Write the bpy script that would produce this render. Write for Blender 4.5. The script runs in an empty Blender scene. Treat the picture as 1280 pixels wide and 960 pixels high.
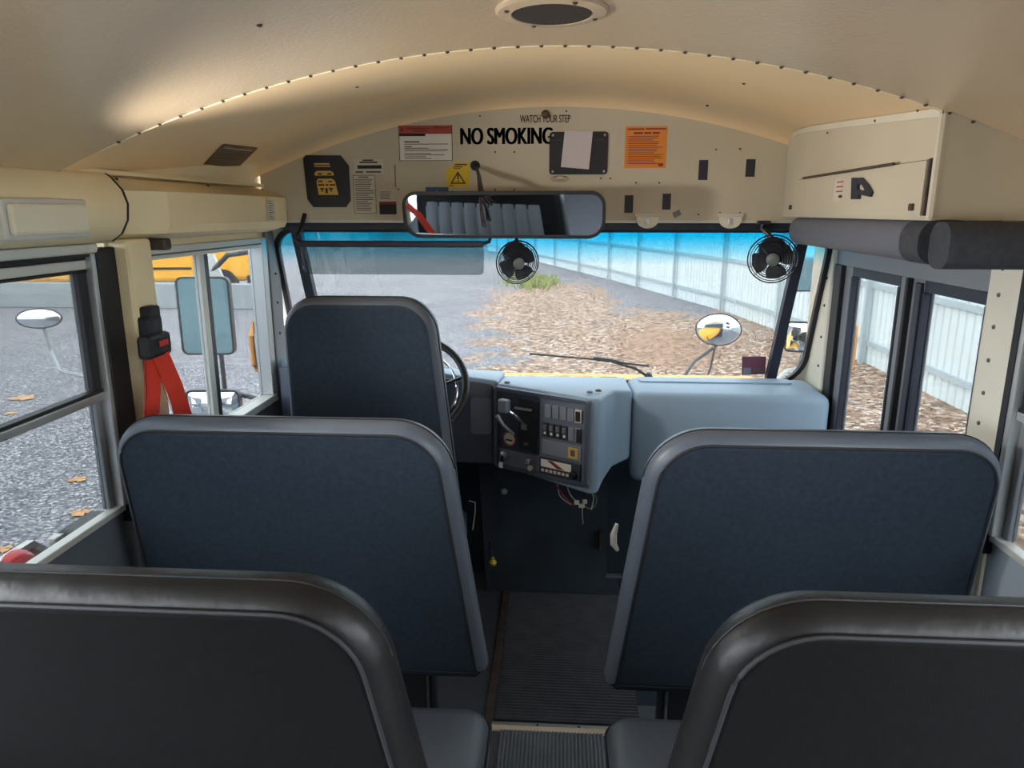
import bpy, bmesh, math, random
from mathutils import Vector, Matrix
random.seed(7)
S = bpy.context.scene
COL = S.collection
PI = math.pi

# ------------------------------------------------------------------ camera
PITCH = math.atan(215/900.0)
YAW = math.atan(60/900.0*math.cos(PITCH))
EYE = Vector((0, 0, 1.70))
cam_d = bpy.data.cameras.new('camera'); cam = bpy.data.objects.new('camera', cam_d); COL.objects.link(cam)
cam_d.sensor_fit = 'HORIZONTAL'; cam_d.sensor_width = 36.0; cam_d.lens = 36.0*900/1280
cam_d.clip_start = 0.02; cam_d.clip_end = 500
cam.location = EYE; cam.rotation_euler = (PI/2 - PITCH, 0, YAW)
S.camera = cam
# ------------------------------------------------------------------ light
W = bpy.data.worlds.new('overcast'); S.world = W; W.use_nodes = True
nt = W.node_tree; bg = nt.nodes['Background']
tc = nt.nodes.new('ShaderNodeTexCoord'); sep = nt.nodes.new('ShaderNodeSeparateXYZ')
rmp = nt.nodes.new('ShaderNodeValToRGB')
nt.links.new(tc.outputs['Generated'], sep.inputs[0]); nt.links.new(sep.outputs['Z'], rmp.inputs[0])
rmp.color_ramp.elements[0].color = (0.80, 0.88, 0.96, 1); rmp.color_ramp.elements[1].color = (1, 1, 1, 1)
nt.links.new(rmp.outputs[0], bg.inputs[0]); bg.inputs[1].default_value = 11.0
S.view_settings.view_transform = 'Standard'; S.view_settings.look = 'None'
S.view_settings.gamma = 1; S.view_settings.use_curve_mapping = False
S.view_settings.exposure = 0.68
S.cycles.max_bounces = 10; S.cycles.transparent_max_bounces = 24; S.cycles.diffuse_bounces = 6
S.cycles.use_denoising = True
S.cycles.caustics_reflective = False; S.cycles.caustics_refractive = False

# ------------------------------------------------------------------ helpers
def ray_at(px, py, axis, v):
    cp, sp, cy, sy = math.cos(PITCH), math.sin(PITCH), math.cos(YAW), math.sin(YAW)
    fw = Vector((-sy*cp, cy*cp, -sp)); rt = Vector((cy, sy, 0)); up = rt.cross(fw)
    d = fw + rt*((px-640)/900) - up*((py-480)/900)
    i = 'XYZ'.index(axis); t = (v - EYE[i])/d[i]
    return EYE + d*t

def lin(c): return tuple(((x/255)/12.92 if x/255 <= .04045 else ((x/255+.055)/1.055)**2.4) for x in c) + (1,)

def mat(name, rgb, rough=.5, metal=0, spec=.5, noise=None, bump=None, emit=None, coat=0):
    """noise=(scale, amount) mottles the colour; bump=(scale, strength, dist)"""
    m = bpy.data.materials.new(name); m.use_nodes = True
    t = m.node_tree; b = t.nodes['Principled BSDF']; c = lin(rgb)
    b.inputs['Base Color'].default_value = c; b.inputs['Roughness'].default_value = rough
    b.inputs['Metallic'].default_value = metal; b.inputs['Specular IOR Level'].default_value = spec
    b.inputs['Coat Weight'].default_value = coat
    tcn = t.nodes.new('ShaderNodeTexCoord')
    if noise:
        n = t.nodes.new('ShaderNodeTexNoise'); n.inputs['Scale'].default_value = noise[0]; n.inputs['Detail'].default_value = 6
        t.links.new(tcn.outputs['Object'], n.inputs['Vector'])
        r = t.nodes.new('ShaderNodeValToRGB'); k = noise[1]
        r.color_ramp.elements[0].position = .3; r.color_ramp.elements[1].position = .7
        r.color_ramp.elements[0].color = tuple(x*(1-k) for x in c[:3])+(1,)
        r.color_ramp.elements[1].color = tuple(min(1, x*(1+k)) for x in c[:3])+(1,)
        t.links.new(n.outputs['Fac'], r.inputs[0]); t.links.new(r.outputs[0], b.inputs['Base Color'])
    if bump:
        n2 = t.nodes.new('ShaderNodeTexNoise'); n2.inputs['Scale'].default_value = bump[0]; n2.inputs['Detail'].default_value = 3
        t.links.new(tcn.outputs['Object'], n2.inputs['Vector'])
        bp = t.nodes.new('ShaderNodeBump'); bp.inputs['Strength'].default_value = bump[1]; bp.inputs['Distance'].default_value = bump[2]
        t.links.new(n2.outputs['Fac'], bp.inputs['Height']); t.links.new(bp.outputs[0], b.inputs['Normal'])
    if emit:
        b.inputs['Emission Color'].default_value = lin(rgb); b.inputs['Emission Strength'].default_value = emit
    return m

def glass(name, rgb, haze=0.0, gloss=.05, band=None):
    m = bpy.data.materials.new(name); m.use_nodes = True
    t = m.node_tree; t.nodes.remove(t.nodes['Principled BSDF']); out = t.nodes['Material Output']
    tr = t.nodes.new('ShaderNodeBsdfTransparent'); tr.inputs[0].default_value = rgb + (1,)
    gl = t.nodes.new('ShaderNodeBsdfGlossy'); gl.inputs['Roughness'].default_value = .03
    mx = t.nodes.new('ShaderNodeMixShader'); mx.inputs[0].default_value = gloss
    t.links.new(tr.outputs[0], mx.inputs[1]); t.links.new(gl.outputs[0], mx.inputs[2])
    last = mx
    if haze:
        df = t.nodes.new('ShaderNodeBsdfDiffuse'); df.inputs[0].default_value = (.8, .8, .78, 1)
        tl = t.nodes.new('ShaderNodeBsdfTranslucent'); tl.inputs[0].default_value = (.8, .8, .78, 1)
        a = t.nodes.new('ShaderNodeMixShader'); a.inputs[0].default_value = .5
        t.links.new(df.outputs[0], a.inputs[1]); t.links.new(tl.outputs[0], a.inputs[2])
        h = t.nodes.new('ShaderNodeMixShader'); h.inputs[0].default_value = haze
        t.links.new(mx.outputs[0], h.inputs[1]); t.links.new(a.outputs[0], h.inputs[2]); last = h
    if band:
        g = t.nodes.new('ShaderNodeNewGeometry'); sx = t.nodes.new('ShaderNodeSeparateXYZ')
        t.links.new(g.outputs['Position'], sx.inputs[0])
        mr = t.nodes.new('ShaderNodeMapRange'); mr.inputs['From Min'].default_value = band[0]; mr.inputs['From Max'].default_value = band[1]
        t.links.new(sx.outputs['Z'], mr.inputs['Value'])
        cm = t.nodes.new('ShaderNodeMix'); cm.data_type = 'RGBA'
        t.links.new(mr.outputs[0], cm.inputs['Factor'])
        cm.inputs['A'].default_value = rgb+(1,); cm.inputs['B'].default_value = band[2]+(1,)
        t.links.new(cm.outputs['Result'], tr.inputs[0])
    t.links.new(last.outputs[0], out.inputs['Surface'])
    return m

class MB:
    def __init__(s): s.bm = bmesh.new()
    def quad(s, *p):
        return s.bm.faces.new([s.bm.verts.new(q) for q in p])
    def box(s, x0, x1, y0, y1, z0, z1, bev=0, M=None):
        r = bmesh.ops.create_cube(s.bm, size=1)
        vs = r['verts']
        for v in vs:
            v.co = Vector((x0+(v.co.x+.5)*(x1-x0), y0+(v.co.y+.5)*(y1-y0), z0+(v.co.z+.5)*(z1-z0)))
        geo = list({f for v in vs for f in v.link_faces})
        if bev:
            es = list({e for v in vs for e in v.link_edges})
            rb = bmesh.ops.bevel(s.bm, geom=es, offset=bev, segments=2, affect='EDGES', profile=.5)
            vs = list({v for f in rb['faces'] for v in f.verts} | {v for v in vs if v.is_valid})
        if M is not None:
            for v in set(vs): v.co = M @ v.co
        return s
    def prism(s, poly, f0, f1):
        """poly: 2D points; f0/f1 map a 2D point to the two 3D ends"""
        a = [s.bm.verts.new(f0(p)) for p in poly]; b = [s.bm.verts.new(f1(p)) for p in poly]
        n = len(poly)
        s.bm.faces.new(a); s.bm.faces.new(b[::-1])
        for i in range(n): s.bm.faces.new((a[i], b[i], b[(i+1) % n], a[(i+1) % n]))
        return s
    def ring(s, outer, inner, f0, f1):
        """frame between two loops with equal point count"""
        n = len(outer)
        L = [[s.bm.verts.new(f(p)) for p in q] for f in (f0, f1) for q in (outer, inner)]
        o0, i0, o1, i1 = L
        for i in range(n):
            j = (i+1) % n
            s.bm.faces.new((o0[i], o0[j], i0[j], i0[i])); s.bm.faces.new((o1[j], o1[i], i1[i], i1[j]))
            s.bm.faces.new((o0[i], o1[i], o1[j], o0[j])); s.bm.faces.new((i0[j], i1[j], i1[i], i0[i]))
        return s
    def tube(s, pts, r, n=8, closed=False, flat=None):
        pts = [Vector(p) for p in pts]; m = len(pts); rows = []
        for i, p in enumerate(pts):
            if closed: d = pts[(i+1) % m]-pts[i-1]
            else: d = pts[min(i+1, m-1)]-pts[max(i-1, 0)]
            d.normalize()
            ref = Vector((0, 0, 1)) if abs(d.z) < .9 else Vector((1, 0, 0))
            u = d.cross(ref).normalized(); v = d.cross(u).normalized()
            rr = r[i] if isinstance(r, (list, tuple)) else r
            rows.append([s.bm.verts.new(p+u*(rr*math.cos(2*PI*k/n))+v*((flat or rr)*math.sin(2*PI*k/n))) for k in range(n)])
        for i in range(m if closed else m-1):
            a, b = rows[i], rows[(i+1) % m]
            for k in range(n): s.bm.faces.new((a[k], a[(k+1) % n], b[(k+1) % n], b[k]))
        if not closed:
            s.bm.faces.new(rows[0][::-1]); s.bm.faces.new(rows[-1])
        return s
    def lathe(s, prof, c, ax=(0, 0, 1), n=24, sx=1, sy=1):
        """prof: (radius, height) along axis"""
        ax = Vector(ax).normalized(); ref = Vector((0, 0, 1)) if abs(ax.z) < .9 else Vector((0, 1, 0))
        u = ax.cross(ref).normalized(); v = ax.cross(u).normalized(); c = Vector(c); rows = []
        for r, h in prof:
            rows.append([s.bm.verts.new(c+ax*h+u*(max(r, 1e-5)*sx*math.cos(2*PI*k/n))+v*(max(r, 1e-5)*sy*math.sin(2*PI*k/n))) for k in range(n)])
        for a, b in zip(rows, rows[1:]):
            for k in range(n): s.bm.faces.new((a[k], a[(k+1) % n], b[(k+1) % n], b[k]))
        s.bm.faces.new(rows[0][::-1]); s.bm.faces.new(rows[-1])
        return s
    def grid(s, rows):
        vs = [[s.bm.verts.new(p) for p in r] for r in rows]
        for a, b in zip(vs, vs[1:]):
            for i in range(len(a)-1): s.bm.faces.new((a[i], a[i+1], b[i+1], b[i]))
        return s
    def disc(s, c, r, ax, n=16, th=.002): return s.lathe([(r, 0), (r, th)], c, ax, n)

def link(name, mb, m, parent=None, smooth=False, angle=40, mod=None):
    bm = mb.bm; bmesh.ops.recalc_face_normals(bm, faces=bm.faces)
    xs = [v.co for v in bm.verts]
    lo = Vector((min(p.x for p in xs), min(p.y for p in xs), min(p.z for p in xs)))
    hi = Vector((max(p.x for p in xs), max(p.y for p in xs), max(p.z for p in xs)))
    c = Vector(((lo.x+hi.x)/2, (lo.y+hi.y)/2, lo.z))
    for v in bm.verts: v.co -= c
    if smooth:
        for f in bm.faces: f.smooth = True
        for e in bm.edges:
            if len(e.link_faces) == 2 and e.calc_face_angle(0) > math.radians(angle): e.smooth = False
    me = bpy.data.meshes.new(name); bm.to_mesh(me); bm.free()
    o = bpy.data.objects.new(name, me); COL.objects.link(o)
    if m: me.materials.append(m)
    o.location = c
    if parent:
        o.parent = parent; pl = parent.location.copy(); q = parent.parent
        while q: pl += q.location; q = q.parent
        o.location = c - pl
    return o

def thing(name, label, cat, loc, group=None):
    o = bpy.data.objects.new(name, None); COL.objects.link(o); o.location = loc; o.empty_display_size = .05
    o['label'] = label; o['category'] = cat
    if group: o['group'] = group
    return o
def tag(o, label, cat, group=None, kind=None):
    o['label'] = label; o['category'] = cat
    if group: o['group'] = group
    if kind: o['kind'] = kind
    return o
def struct(name, mb, m, label=None, **k):
    o = link(name, mb, m, **k); o['kind'] = 'structure'
    if label: o['label'] = label
    return o
def sgroup(name, loc, label=None):
    o = bpy.data.objects.new(name, None); COL.objects.link(o); o.location = loc; o['kind'] = 'structure'
    if label: o['label'] = label
    return o

def rrect(x0, x1, z0, z1, r, n=6):
    rs = r if isinstance(r, (list, tuple)) else (r,)*4     # bl, br, tr, tl
    P = []
    for (cx, cz, a0, rr) in ((x0+rs[0], z0+rs[0], PI, rs[0]), (x1-rs[1], z0+rs[1], 1.5*PI, rs[1]), (x1-rs[2], z1-rs[2], 0, rs[2]), (x0+rs[3], z1-rs[3], .5*PI, rs[3])):
        for i in range(n+1):
            a = a0+i*PI/2/n; P.append((cx+rr*math.cos(a), cz+rr*math.sin(a)))
    return P
def round_poly(pts, radii, n=7):
    P = []; m = len(pts)
    for i in range(m):
        p = Vector(pts[i]); a = Vector(pts[i-1])-p; b = Vector(pts[(i+1) % m])-p; r = radii[i]
        if r <= 0: P.append(tuple(p)); continue
        ang = a.angle(b); d = r/math.tan(ang/2); a.normalize(); b.normalize()
        p0 = p+a*d; p1 = p+b*d; cdir = (a+b).normalized(); cc = p+cdir*(r/math.sin(ang/2))
        v0 = p0-cc; v1 = p1-cc; t0 = math.atan2(v0.y, v0.x); t1 = math.atan2(v1.y, v1.x)
        while t1-t0 > PI: t1 -= 2*PI
        while t1-t0 < -PI: t1 += 2*PI
        for k in range(n+1):
            t = t0+(t1-t0)*k/n; P.append((cc.x+r*math.cos(t), cc.y+r*math.sin(t)))
    return P
def inset(poly, d):
    n = len(poly); area = sum(poly[i][0]*poly[(i+1) % n][1]-poly[(i+1) % n][0]*poly[i][1] for i in range(n))
    sg = 1 if area > 0 else -1; out = []
    for i in range(n):
        a, p, b = Vector(poly[i-1]), Vector(poly[i]), Vector(poly[(i+1) % n])
        e1 = (p-a); e2 = (b-p)
        if e1.length < 1e-9: e1 = e2.copy()
        if e2.length < 1e-9: e2 = e1.copy()
        e1.normalize(); e2.normalize()
        n1 = Vector((-e1.y, e1.x))*sg; n2 = Vector((-e2.y, e2.x))*sg; nn = (n1+n2)
        nn = n1 if nn.length < 1e-6 else nn.normalized()
        k = 1/max(.5, nn.dot(n1)); out.append(tuple(p+nn*d*k))
    return out
def loft_pad(mb, poly, layers, F):
    """layers: (depth, inset); F(x, z, depth) -> 3D"""
    rows = []
    for d, i in layers: rows.append([mb.bm.verts.new(F(p[0], p[1], d)) for p in inset(poly, i)])
    n = len(poly)
    for a, b in zip(rows, rows[1:]):
        for k in range(n): mb.bm.faces.new((a[k], a[(k+1) % n], b[(k+1) % n], b[k]))
    mb.bm.faces.new(rows[0][::-1]); mb.bm.faces.new(rows[-1])
    return mb

def text_mesh(name, s, x0, x1, z0, z1, y, m, parent=None, weight=0.0, facing='-Y', x=None):
    cu = bpy.data.curves.new(name, 'FONT'); cu.body = s; cu.extrude = .0
    to = bpy.data.objects.new(name+'_t', cu); COL.objects.link(to)
    bpy.context.view_layer.update()
    me = bpy.data.meshes.new_from_object(to.evaluated_get(bpy.context.evaluated_depsgraph_get()))
    bpy.data.objects.remove(to)
    mb = MB()
    for k in ((-1, -.5, 0, .5, 1) if weight > .02 else (-1, 1)):
        n0 = len(mb.bm.verts); mb.bm.from_mesh(me); mb.bm.verts.ensure_lookup_table()
        for v in mb.bm.verts[n0:]: v.co.x += k*weight
    bpy.data.meshes.remove(me)
    vs = mb.bm.verts; ax0 = min(v.co.x for v in vs); ax1 = max(v.co.x for v in vs); ay0 = min(v.co.y for v in vs); ay1 = max(v.co.y for v in vs)
    for v in vs:
        u = x0+(v.co.x-ax0)/(ax1-ax0)*(x1-x0); w = z0+(v.co.y-ay0)/(ay1-ay0)*(z1-z0)
        v.co = Vector((u, y, w)) if facing == '-Y' else Vector((x, u, w))
    r = bmesh.ops.extrude_face_region(mb.bm, geom=mb.bm.faces[:])
    for g in r['geom']:
        if isinstance(g, bmesh.types.BMVert): g.co += Vector((0, -.0006, 0)) if facing == '-Y' else Vector((-.0006, 0, 0))
    return link(name, mb, m, parent)

# ------------------------------------------------------------------ materials
M = {}
M['beige'] = mat('beige_enamel', (198, 176, 145), .27, spec=.8, noise=(1.5, .05), bump=(110, .3, .002))
M['beige_wall'] = mat('beige_panel', (232, 216, 178), .5, noise=(2, .05))
M['bulkhead'] = mat('bulkhead_paint', (198, 190, 170), .5, noise=(2.5, .05))
M['ceiling_front'] = mat('cap_enamel', (244, 214, 168), .5, noise=(1.5, .04))
M['vinyl'] = mat('grey_vinyl', (82, 89, 100), .42, noise=(6, .08), bump=(240, .15, .002))
M['vinyl_worn_shaded'] = mat('worn_shaded_vinyl', (26, 25, 25), .42, spec=.3, noise=(9, .16), bump=(26, .35, .006))  # worn rims of the near seats, with their shade darkened into the colour
M['vinyl_front_lit'] = mat('lit_vinyl', (150, 160, 170), .5, noise=(8, .06), bump=(200, .12, .002))  # same vinyl on the seat fronts, windshield light put into the colour
M['fabric'] = mat('dark_fabric', (44, 53, 64), .75, spec=.15, noise=(70, .14), bump=(420, .3, .001))
M['shaded_fabric'] = mat('shaded_fabric', (15, 15, 16), .8, spec=.1, noise=(70, .2), bump=(420, .3, .001))  # rear panels of the near seats, shade put into the fabric colour
M['seam'] = mat('seam_thread', (26, 27, 30), .7)
M['black'] = mat('black_rubber', (24, 25, 29), .55)
M['black_metal'] = mat('black_metal', (30, 31, 34), .4)
M['navy'] = mat('navy_plastic', (38, 42, 56), .5)
M['dash'] = mat('dash_plastic', (146, 168, 188), .5, noise=(10, .04), bump=(300, .1, .001))
M['dash_dark'] = mat('dark_dash_plastic', (72, 80, 95), .5, bump=(300, .1, .001))
M['panel'] = mat('panel_plastic', (104, 112, 126), .45)
M['panel_pale'] = mat('switch_plastic', (126, 134, 146), .45)
M['recess'] = mat('recess_plastic', (50, 55, 66), .6)
M['alu'] = mat('aluminium', (190, 192, 192), .35, metal=.7)
M['alu_pale'] = mat('pale_aluminium', (205, 205, 200), .45, metal=.25)
M['chrome'] = mat('chrome', (215, 215, 220), .12, metal=1)
M['mirror'] = mat('mirror_glass', (225, 232, 238), .02, metal=1)
M['mirror_tint'] = mat('tinted_mirror_glass', (150, 190, 195), .04, metal=1)
M['door_paint'] = mat('grey_door_paint', (120, 124, 130), .5)
M['post_white'] = mat('white_post', (212, 208, 192), .5, noise=(4, .04))
M['wall_low'] = mat('lower_wall', (96, 104, 114), .55, noise=(3, .08))
M['wall_low_pale'] = mat('lower_wall_pale', (150, 160, 170), .5)
M['floor'] = mat('floor_rubber', (74, 80, 90), .5, noise=(20, .12))
M['mat'] = mat('ribbed_rubber', (72, 77, 88), .5, noise=(14, .2))
M['mat_pale'] = mat('aisle_rubber', (104, 112, 122), .45, noise=(14, .12))
M['rust'] = mat('rusty_trim', (70, 60, 55), .7, noise=(30, .4))
M['engine'] = mat('engine_cover_black', (56, 66, 77), .5, spec=.25, noise=(6, .2))
M['white'] = mat('white_paper', (232, 232, 226), .7)
M['offwhite'] = mat('offwhite_label', (205, 200, 188), .6)
M['pale_clear'] = mat('faded_film', (196, 190, 170), .35)
M['paper'] = mat('lilac_paper', (206, 198, 204), .6, bump=(20, .3, .004))
M['ink'] = mat('ink', (26, 24, 24), .6)
M['ink_soft'] = mat('soft_ink', (96, 92, 88), .6)
M['red_print'] = mat('red_print', (176, 74, 58), .6)
M['maroon_print'] = mat('maroon_print', (130, 52, 48), .6)
M['maroon_film'] = mat('maroon_film', (120, 70, 88), .5)
M['yellow_print'] = mat('yellow_print', (226, 196, 40), .55)
M['gold_print'] = mat('gold_print', (216, 178, 92), .55)
M['blue_print'] = mat('blue_print', (36, 84, 130), .55)
M['orange_print'] = mat('orange_print', (226, 140, 56), .6)
M['brown_print'] = mat('brown_plate', (84, 62, 46), .5)
M['plate'] = mat('plate_black', (36, 40, 48), .35)
M['padding'] = mat('grey_padding', (98, 102, 114), .65, bump=(200, .2, .001))
M['padding_dark'] = mat('dark_padding', (56, 60, 68), .75, noise=(80, .2), bump=(300, .4, .001))
M['orange'] = mat('orange_webbing', (206, 54, 34), .6, noise=(60, .06))
M['red'] = mat('red_lens', (214, 20, 36), .15)
M['red_sheet'] = mat('red_sign_sheet', (186, 22, 40), .4)
M['grab'] = mat('orange_yellow_rail', (236, 160, 74), .5)
M['bus_yellow'] = mat('bus_yellow', (246, 176, 40), .4)
M['fence'] = mat('white_fence_sheet', (214, 224, 224), .5, noise=(1.2, .04))
M['fence_rail'] = mat('fence_rail', (170, 184, 188), .5)
M['concrete'] = mat('concrete', (150, 156, 156), .8, noise=(3, .1))
M['leaf'] = mat('dry_leaf', (160, 124, 96), .8, noise=(3, .45))
M['leaf_orange'] = mat('orange_leaf', (186, 142, 98), .8, noise=(20, .3))
M['grass'] = mat('grass', (150, 160, 96), .8)
M['hedge'] = mat('far_trees', (120, 142, 140), .9, noise=(.4, .3))
M['wire_red'] = mat('wire_red', (150, 40, 50), .5)
M['wire_white'] = mat('wire_white', (200, 200, 190), .5)
M['wire_green'] = mat('wire_green', (120, 150, 100), .5)
M['wire_dark'] = mat('wire_dark', (46, 34, 40), .5)
M['clear_plastic'] = mat('milky_plastic', (222, 216, 196), .3, bump=(120, .3, .002))
M['grey_mirror_back'] = mat('mirror_shell', (60, 62, 66), .4)
M['gold_knob'] = mat('yellow_knob', (230, 205, 40), .4)
M['tape'] = mat('silver_tag', (110, 116, 112), .4)
GT = (.37, .385, .39)
M['glass'] = glass('side_glass', (.36, .375, .38), .01)
M['glass_tint'] = glass('tinted_side_glass', (.31, .325, .33), .01)
M['glass_dusty'] = glass('dusty_side_glass', (.31, .325, .33), .03)
M['windshield'] = glass('windshield_glass', (.37, .385, .39), .012, band=(1.49, 1.61, (.02, .27, .36)))
M['smoke'] = glass('smoked_acrylic', (.62, .66, .66), .02, .06)
M['film'] = glass('sticker_film', (.45, .22, .30), .1, .03)
# gravel with a leaf-littered area
def ground_mat():
    m = bpy.data.materials.new('gravel_ground'); m.use_nodes = True; t = m.node_tree; b = t.nodes['Principled BSDF']
    b.inputs['Roughness'].default_value = .9
    g = t.nodes.new('ShaderNodeNewGeometry')
    def noise(sc, det=4):
        n = t.nodes.new('ShaderNodeTexNoise'); n.inputs['Scale'].default_value = sc; n.inputs['Detail'].default_value = det
        t.links.new(g.outputs['Position'], n.inputs['Vector']); return n
    def ramp(src, els):
        r = t.nodes.new('ShaderNodeValToRGB')
        while len(r.color_ramp.elements) < len(els): r.color_ramp.elements.new(.5)
        for e, (p, c) in zip(r.color_ramp.elements, els): e.position = p; e.color = lin(c)
        t.links.new(src, r.inputs[0]); return r
    v = t.nodes.new('ShaderNodeTexVoronoi'); v.inputs['Scale'].default_value = 40; t.links.new(g.outputs['Position'], v.inputs['Vector'])
    sv = t.nodes.new('ShaderNodeSeparateColor'); t.links.new(v.outputs['Color'], sv.inputs[0])
    grav = ramp(sv.outputs[0], [(0, (70, 72, 80)), (.45, (116, 118, 126)), (.8, (152, 152, 158)), (1, (210, 205, 203))])
    big = noise(.35, 3); gm = t.nodes.new('ShaderNodeMix'); gm.data_type = 'RGBA'; gm.blend_type = 'MULTIPLY'; gm.inputs['Factor'].default_value = .5
    br = ramp(big.outputs['Fac'], [(.3, (190, 190, 196)), (.7, (255, 250, 246))])
    t.links.new(grav.outputs[0], gm.inputs['A']); t.links.new(br.outputs[0], gm.inputs['B'])
    v2 = t.nodes.new('ShaderNodeTexVoronoi'); v2.inputs['Scale'].default_value = 15; t.links.new(g.outputs['Position'], v2.inputs['Vector'])
    sv2 = t.nodes.new('ShaderNodeSeparateColor'); t.links.new(v2.outputs['Color'], sv2.inputs[0])
    lf = ramp(sv2.outputs[0], [(0, (84, 66, 54)), (.4, (140, 110, 88)), (.75, (172, 144, 120)), (1, (212, 200, 188))])
    # leaf mask: elliptical patch ahead and to the right, and a strip along the fence, with ragged edges
    sp = t.nodes.new('ShaderNodeSeparateXYZ'); t.links.new(g.outputs['Position'], sp.inputs[0])
    def mth(op, a, b_=None):
        n = t.nodes.new('ShaderNodeMath'); n.operation = op
        for i, q in enumerate((a, b_)):
            if q is None: continue
            if isinstance(q, (int, float)): n.inputs[i].default_value = q
            else: t.links.new(q, n.inputs[i])
        return n.outputs[0]
    X, Y = sp.outputs['X'], sp.outputs['Y']
    def ell(cx, cy, rx, ry):
        a = mth('DIVIDE', mth('SUBTRACT', X, cx), rx); c = mth('DIVIDE', mth('SUBTRACT', Y, cy), ry)
        return mth('SUBTRACT', 1.0, mth('SQRT', mth('ADD', mth('MULTIPLY', a, a), mth('MULTIPLY', c, c))))
    e = mth('MAXIMUM', ell(2.1, 14, 3.6, 7), mth('MAXIMUM', ell(-.2, 21, 2.2, 9), mth('MAXIMUM', ell(5.4, 12, 1.5, 14), ell(3.3, 8.5, 2.6, 4.0))))
    nz = noise(1.1, 6); e2 = mth('ADD', e, mth('MULTIPLY', mth('SUBTRACT', nz.outputs['Fac'], .5), 1.5))
    mask = t.nodes.new('ShaderNodeMapRange'); mask.inputs['From Min'].default_value = .0; mask.inputs['From Max'].default_value = .22
    t.links.new(e2, mask.inputs['Value'])
    # single leaves scattered everywhere
    v3 = t.nodes.new('ShaderNodeTexVoronoi'); v3.inputs['Scale'].default_value = 3.2; t.links.new(g.outputs['Position'], v3.inputs['Vector'])
    cm = t.nodes.new('ShaderNodeMix'); cm.data_type = 'RGBA'
    t.links.new(mask.outputs[0], cm.inputs['Factor']); t.links.new(gm.outputs['Result'], cm.inputs['A']); t.links.new(lf.outputs[0], cm.inputs['B'])
    t.links.new(cm.outputs['Result'], b.inputs['Base Color'])
    bp = t.nodes.new('ShaderNodeBump'); bp.inputs['Strength'].default_value = .5; bp.inputs['Distance'].default_value = .03
    t.links.new(v.outputs['Distance'], bp.inputs['Height']); t.links.new(bp.outputs[0], b.inputs['Normal'])
    return m
M['ground'] = ground_mat()

# ------------------------------------------------------------------ the setting: bus body
L, R, XC = -1.2, 1.1, -.03
BK = 2.90                                     # bulkhead plane
YB = -3.4                                     # how far the body runs behind the viewpoint
def arch(x, top, k=.2): return top - k*(x-XC)**2
def arc_row(y, top, x0=-1.215, x1=1.115, n=40, k=.2):
    return [(x0+(x1-x0)*i/n, y, arch(x0+(x1-x0)*i/n, top, k)) for i in range(n+1)]

cl = MB()
cl.grid([arc_row(YB, 2.045), arc_row(-1.5, 2.045), arc_row(0, 2.045), arc_row(1.0, 2.045), arc_row(1.66, 2.045)])
cl.grid([arc_row(YB, 2.085), arc_row(1.66, 2.085)])
ceil = struct('ceiling', cl, M['beige'], smooth=True)
cf = MB()
prof = [(1.645, 2.05), (1.9, 2.07), (2.3, 2.10), (2.6, 2.122), (2.76, 2.128), (2.83, 2.124), (2.865, 2.117), (2.885, 2.108), (2.897, 2.098), (2.90, 2.088)]
def kk(y): return .2-.016*max(0, min(1, (y-1.65)/1.25))
cf.grid([arc_row(y, t, k=kk(y)) for y, t in prof])
cf.grid([arc_row(1.645, 2.09), arc_row(2.9, 2.19)])
def cap_z(x, y):
    t = 2.05
    for (ya, ta), (yb, tb_) in zip(prof, prof[1:]):
        if ya <= y <= yb: t = ta+(tb_-ta)*(y-ya)/(yb-ya)
    return arch(x, t, kk(y))
cap = link('front_cap', cf, M['ceiling_front'], ceil, smooth=True, angle=60)
rv = MB()
for i in range(38):
    x = -1.0+i*1.86/37
    rv.lathe([(.0045, 0), (.004, .003), (.001, .0045)], (x, 1.652, arch(x, 2.0435)), (0, 0, -1), 8)
link('rivet_row', rv, M['rust'], ceil)
lip = MB(); lip.tube([(x, 1.662, arch(x, 2.046)) for x in [-1.05+i*1.95/40 for i in range(41)]], .0035, 6)
link('seam_lip', lip, M['beige_wall'], ceil, smooth=True)
for (px, py) in ((324, 31), (446, 108), (930, 104), (884, 132), (262, 150)):
    p = ray_at(px, py, 'Z', 2.02)
    for _ in range(6): p = ray_at(px, py, 'Z', arch(p.x, 2.045 if p.y < 1.66 else 2.06+(p.y-1.66)*.06))
    s_ = MB(); s_.lathe([(.005, -.002), (.005, .002), (.001, .004)], p, (0, 0, -1), 8); link('screw', s_, M['rust'], ceil)

# bulkhead above the windshield
bkm = MB()
xs = [-1.19+i*2.29/40 for i in range(41)]
poly = [(-1.19, 1.668)]+[(1.10, 1.668)]+[(x, arch(x, 2.16)) for x in reversed(xs)]
bkm.prism(poly, lambda p: (p[0], BK, p[1]), lambda p: (p[0], BK+.05, p[1]))
wf = struct('wall_front', bkm, M['bulkhead'])
tr = MB(); tr.box(-1.17, 1.08, BK-.006, BK+.03, 1.658, 1.668)
link('lower_edge_trim', tr, M['alu_pale'], wf)

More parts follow.
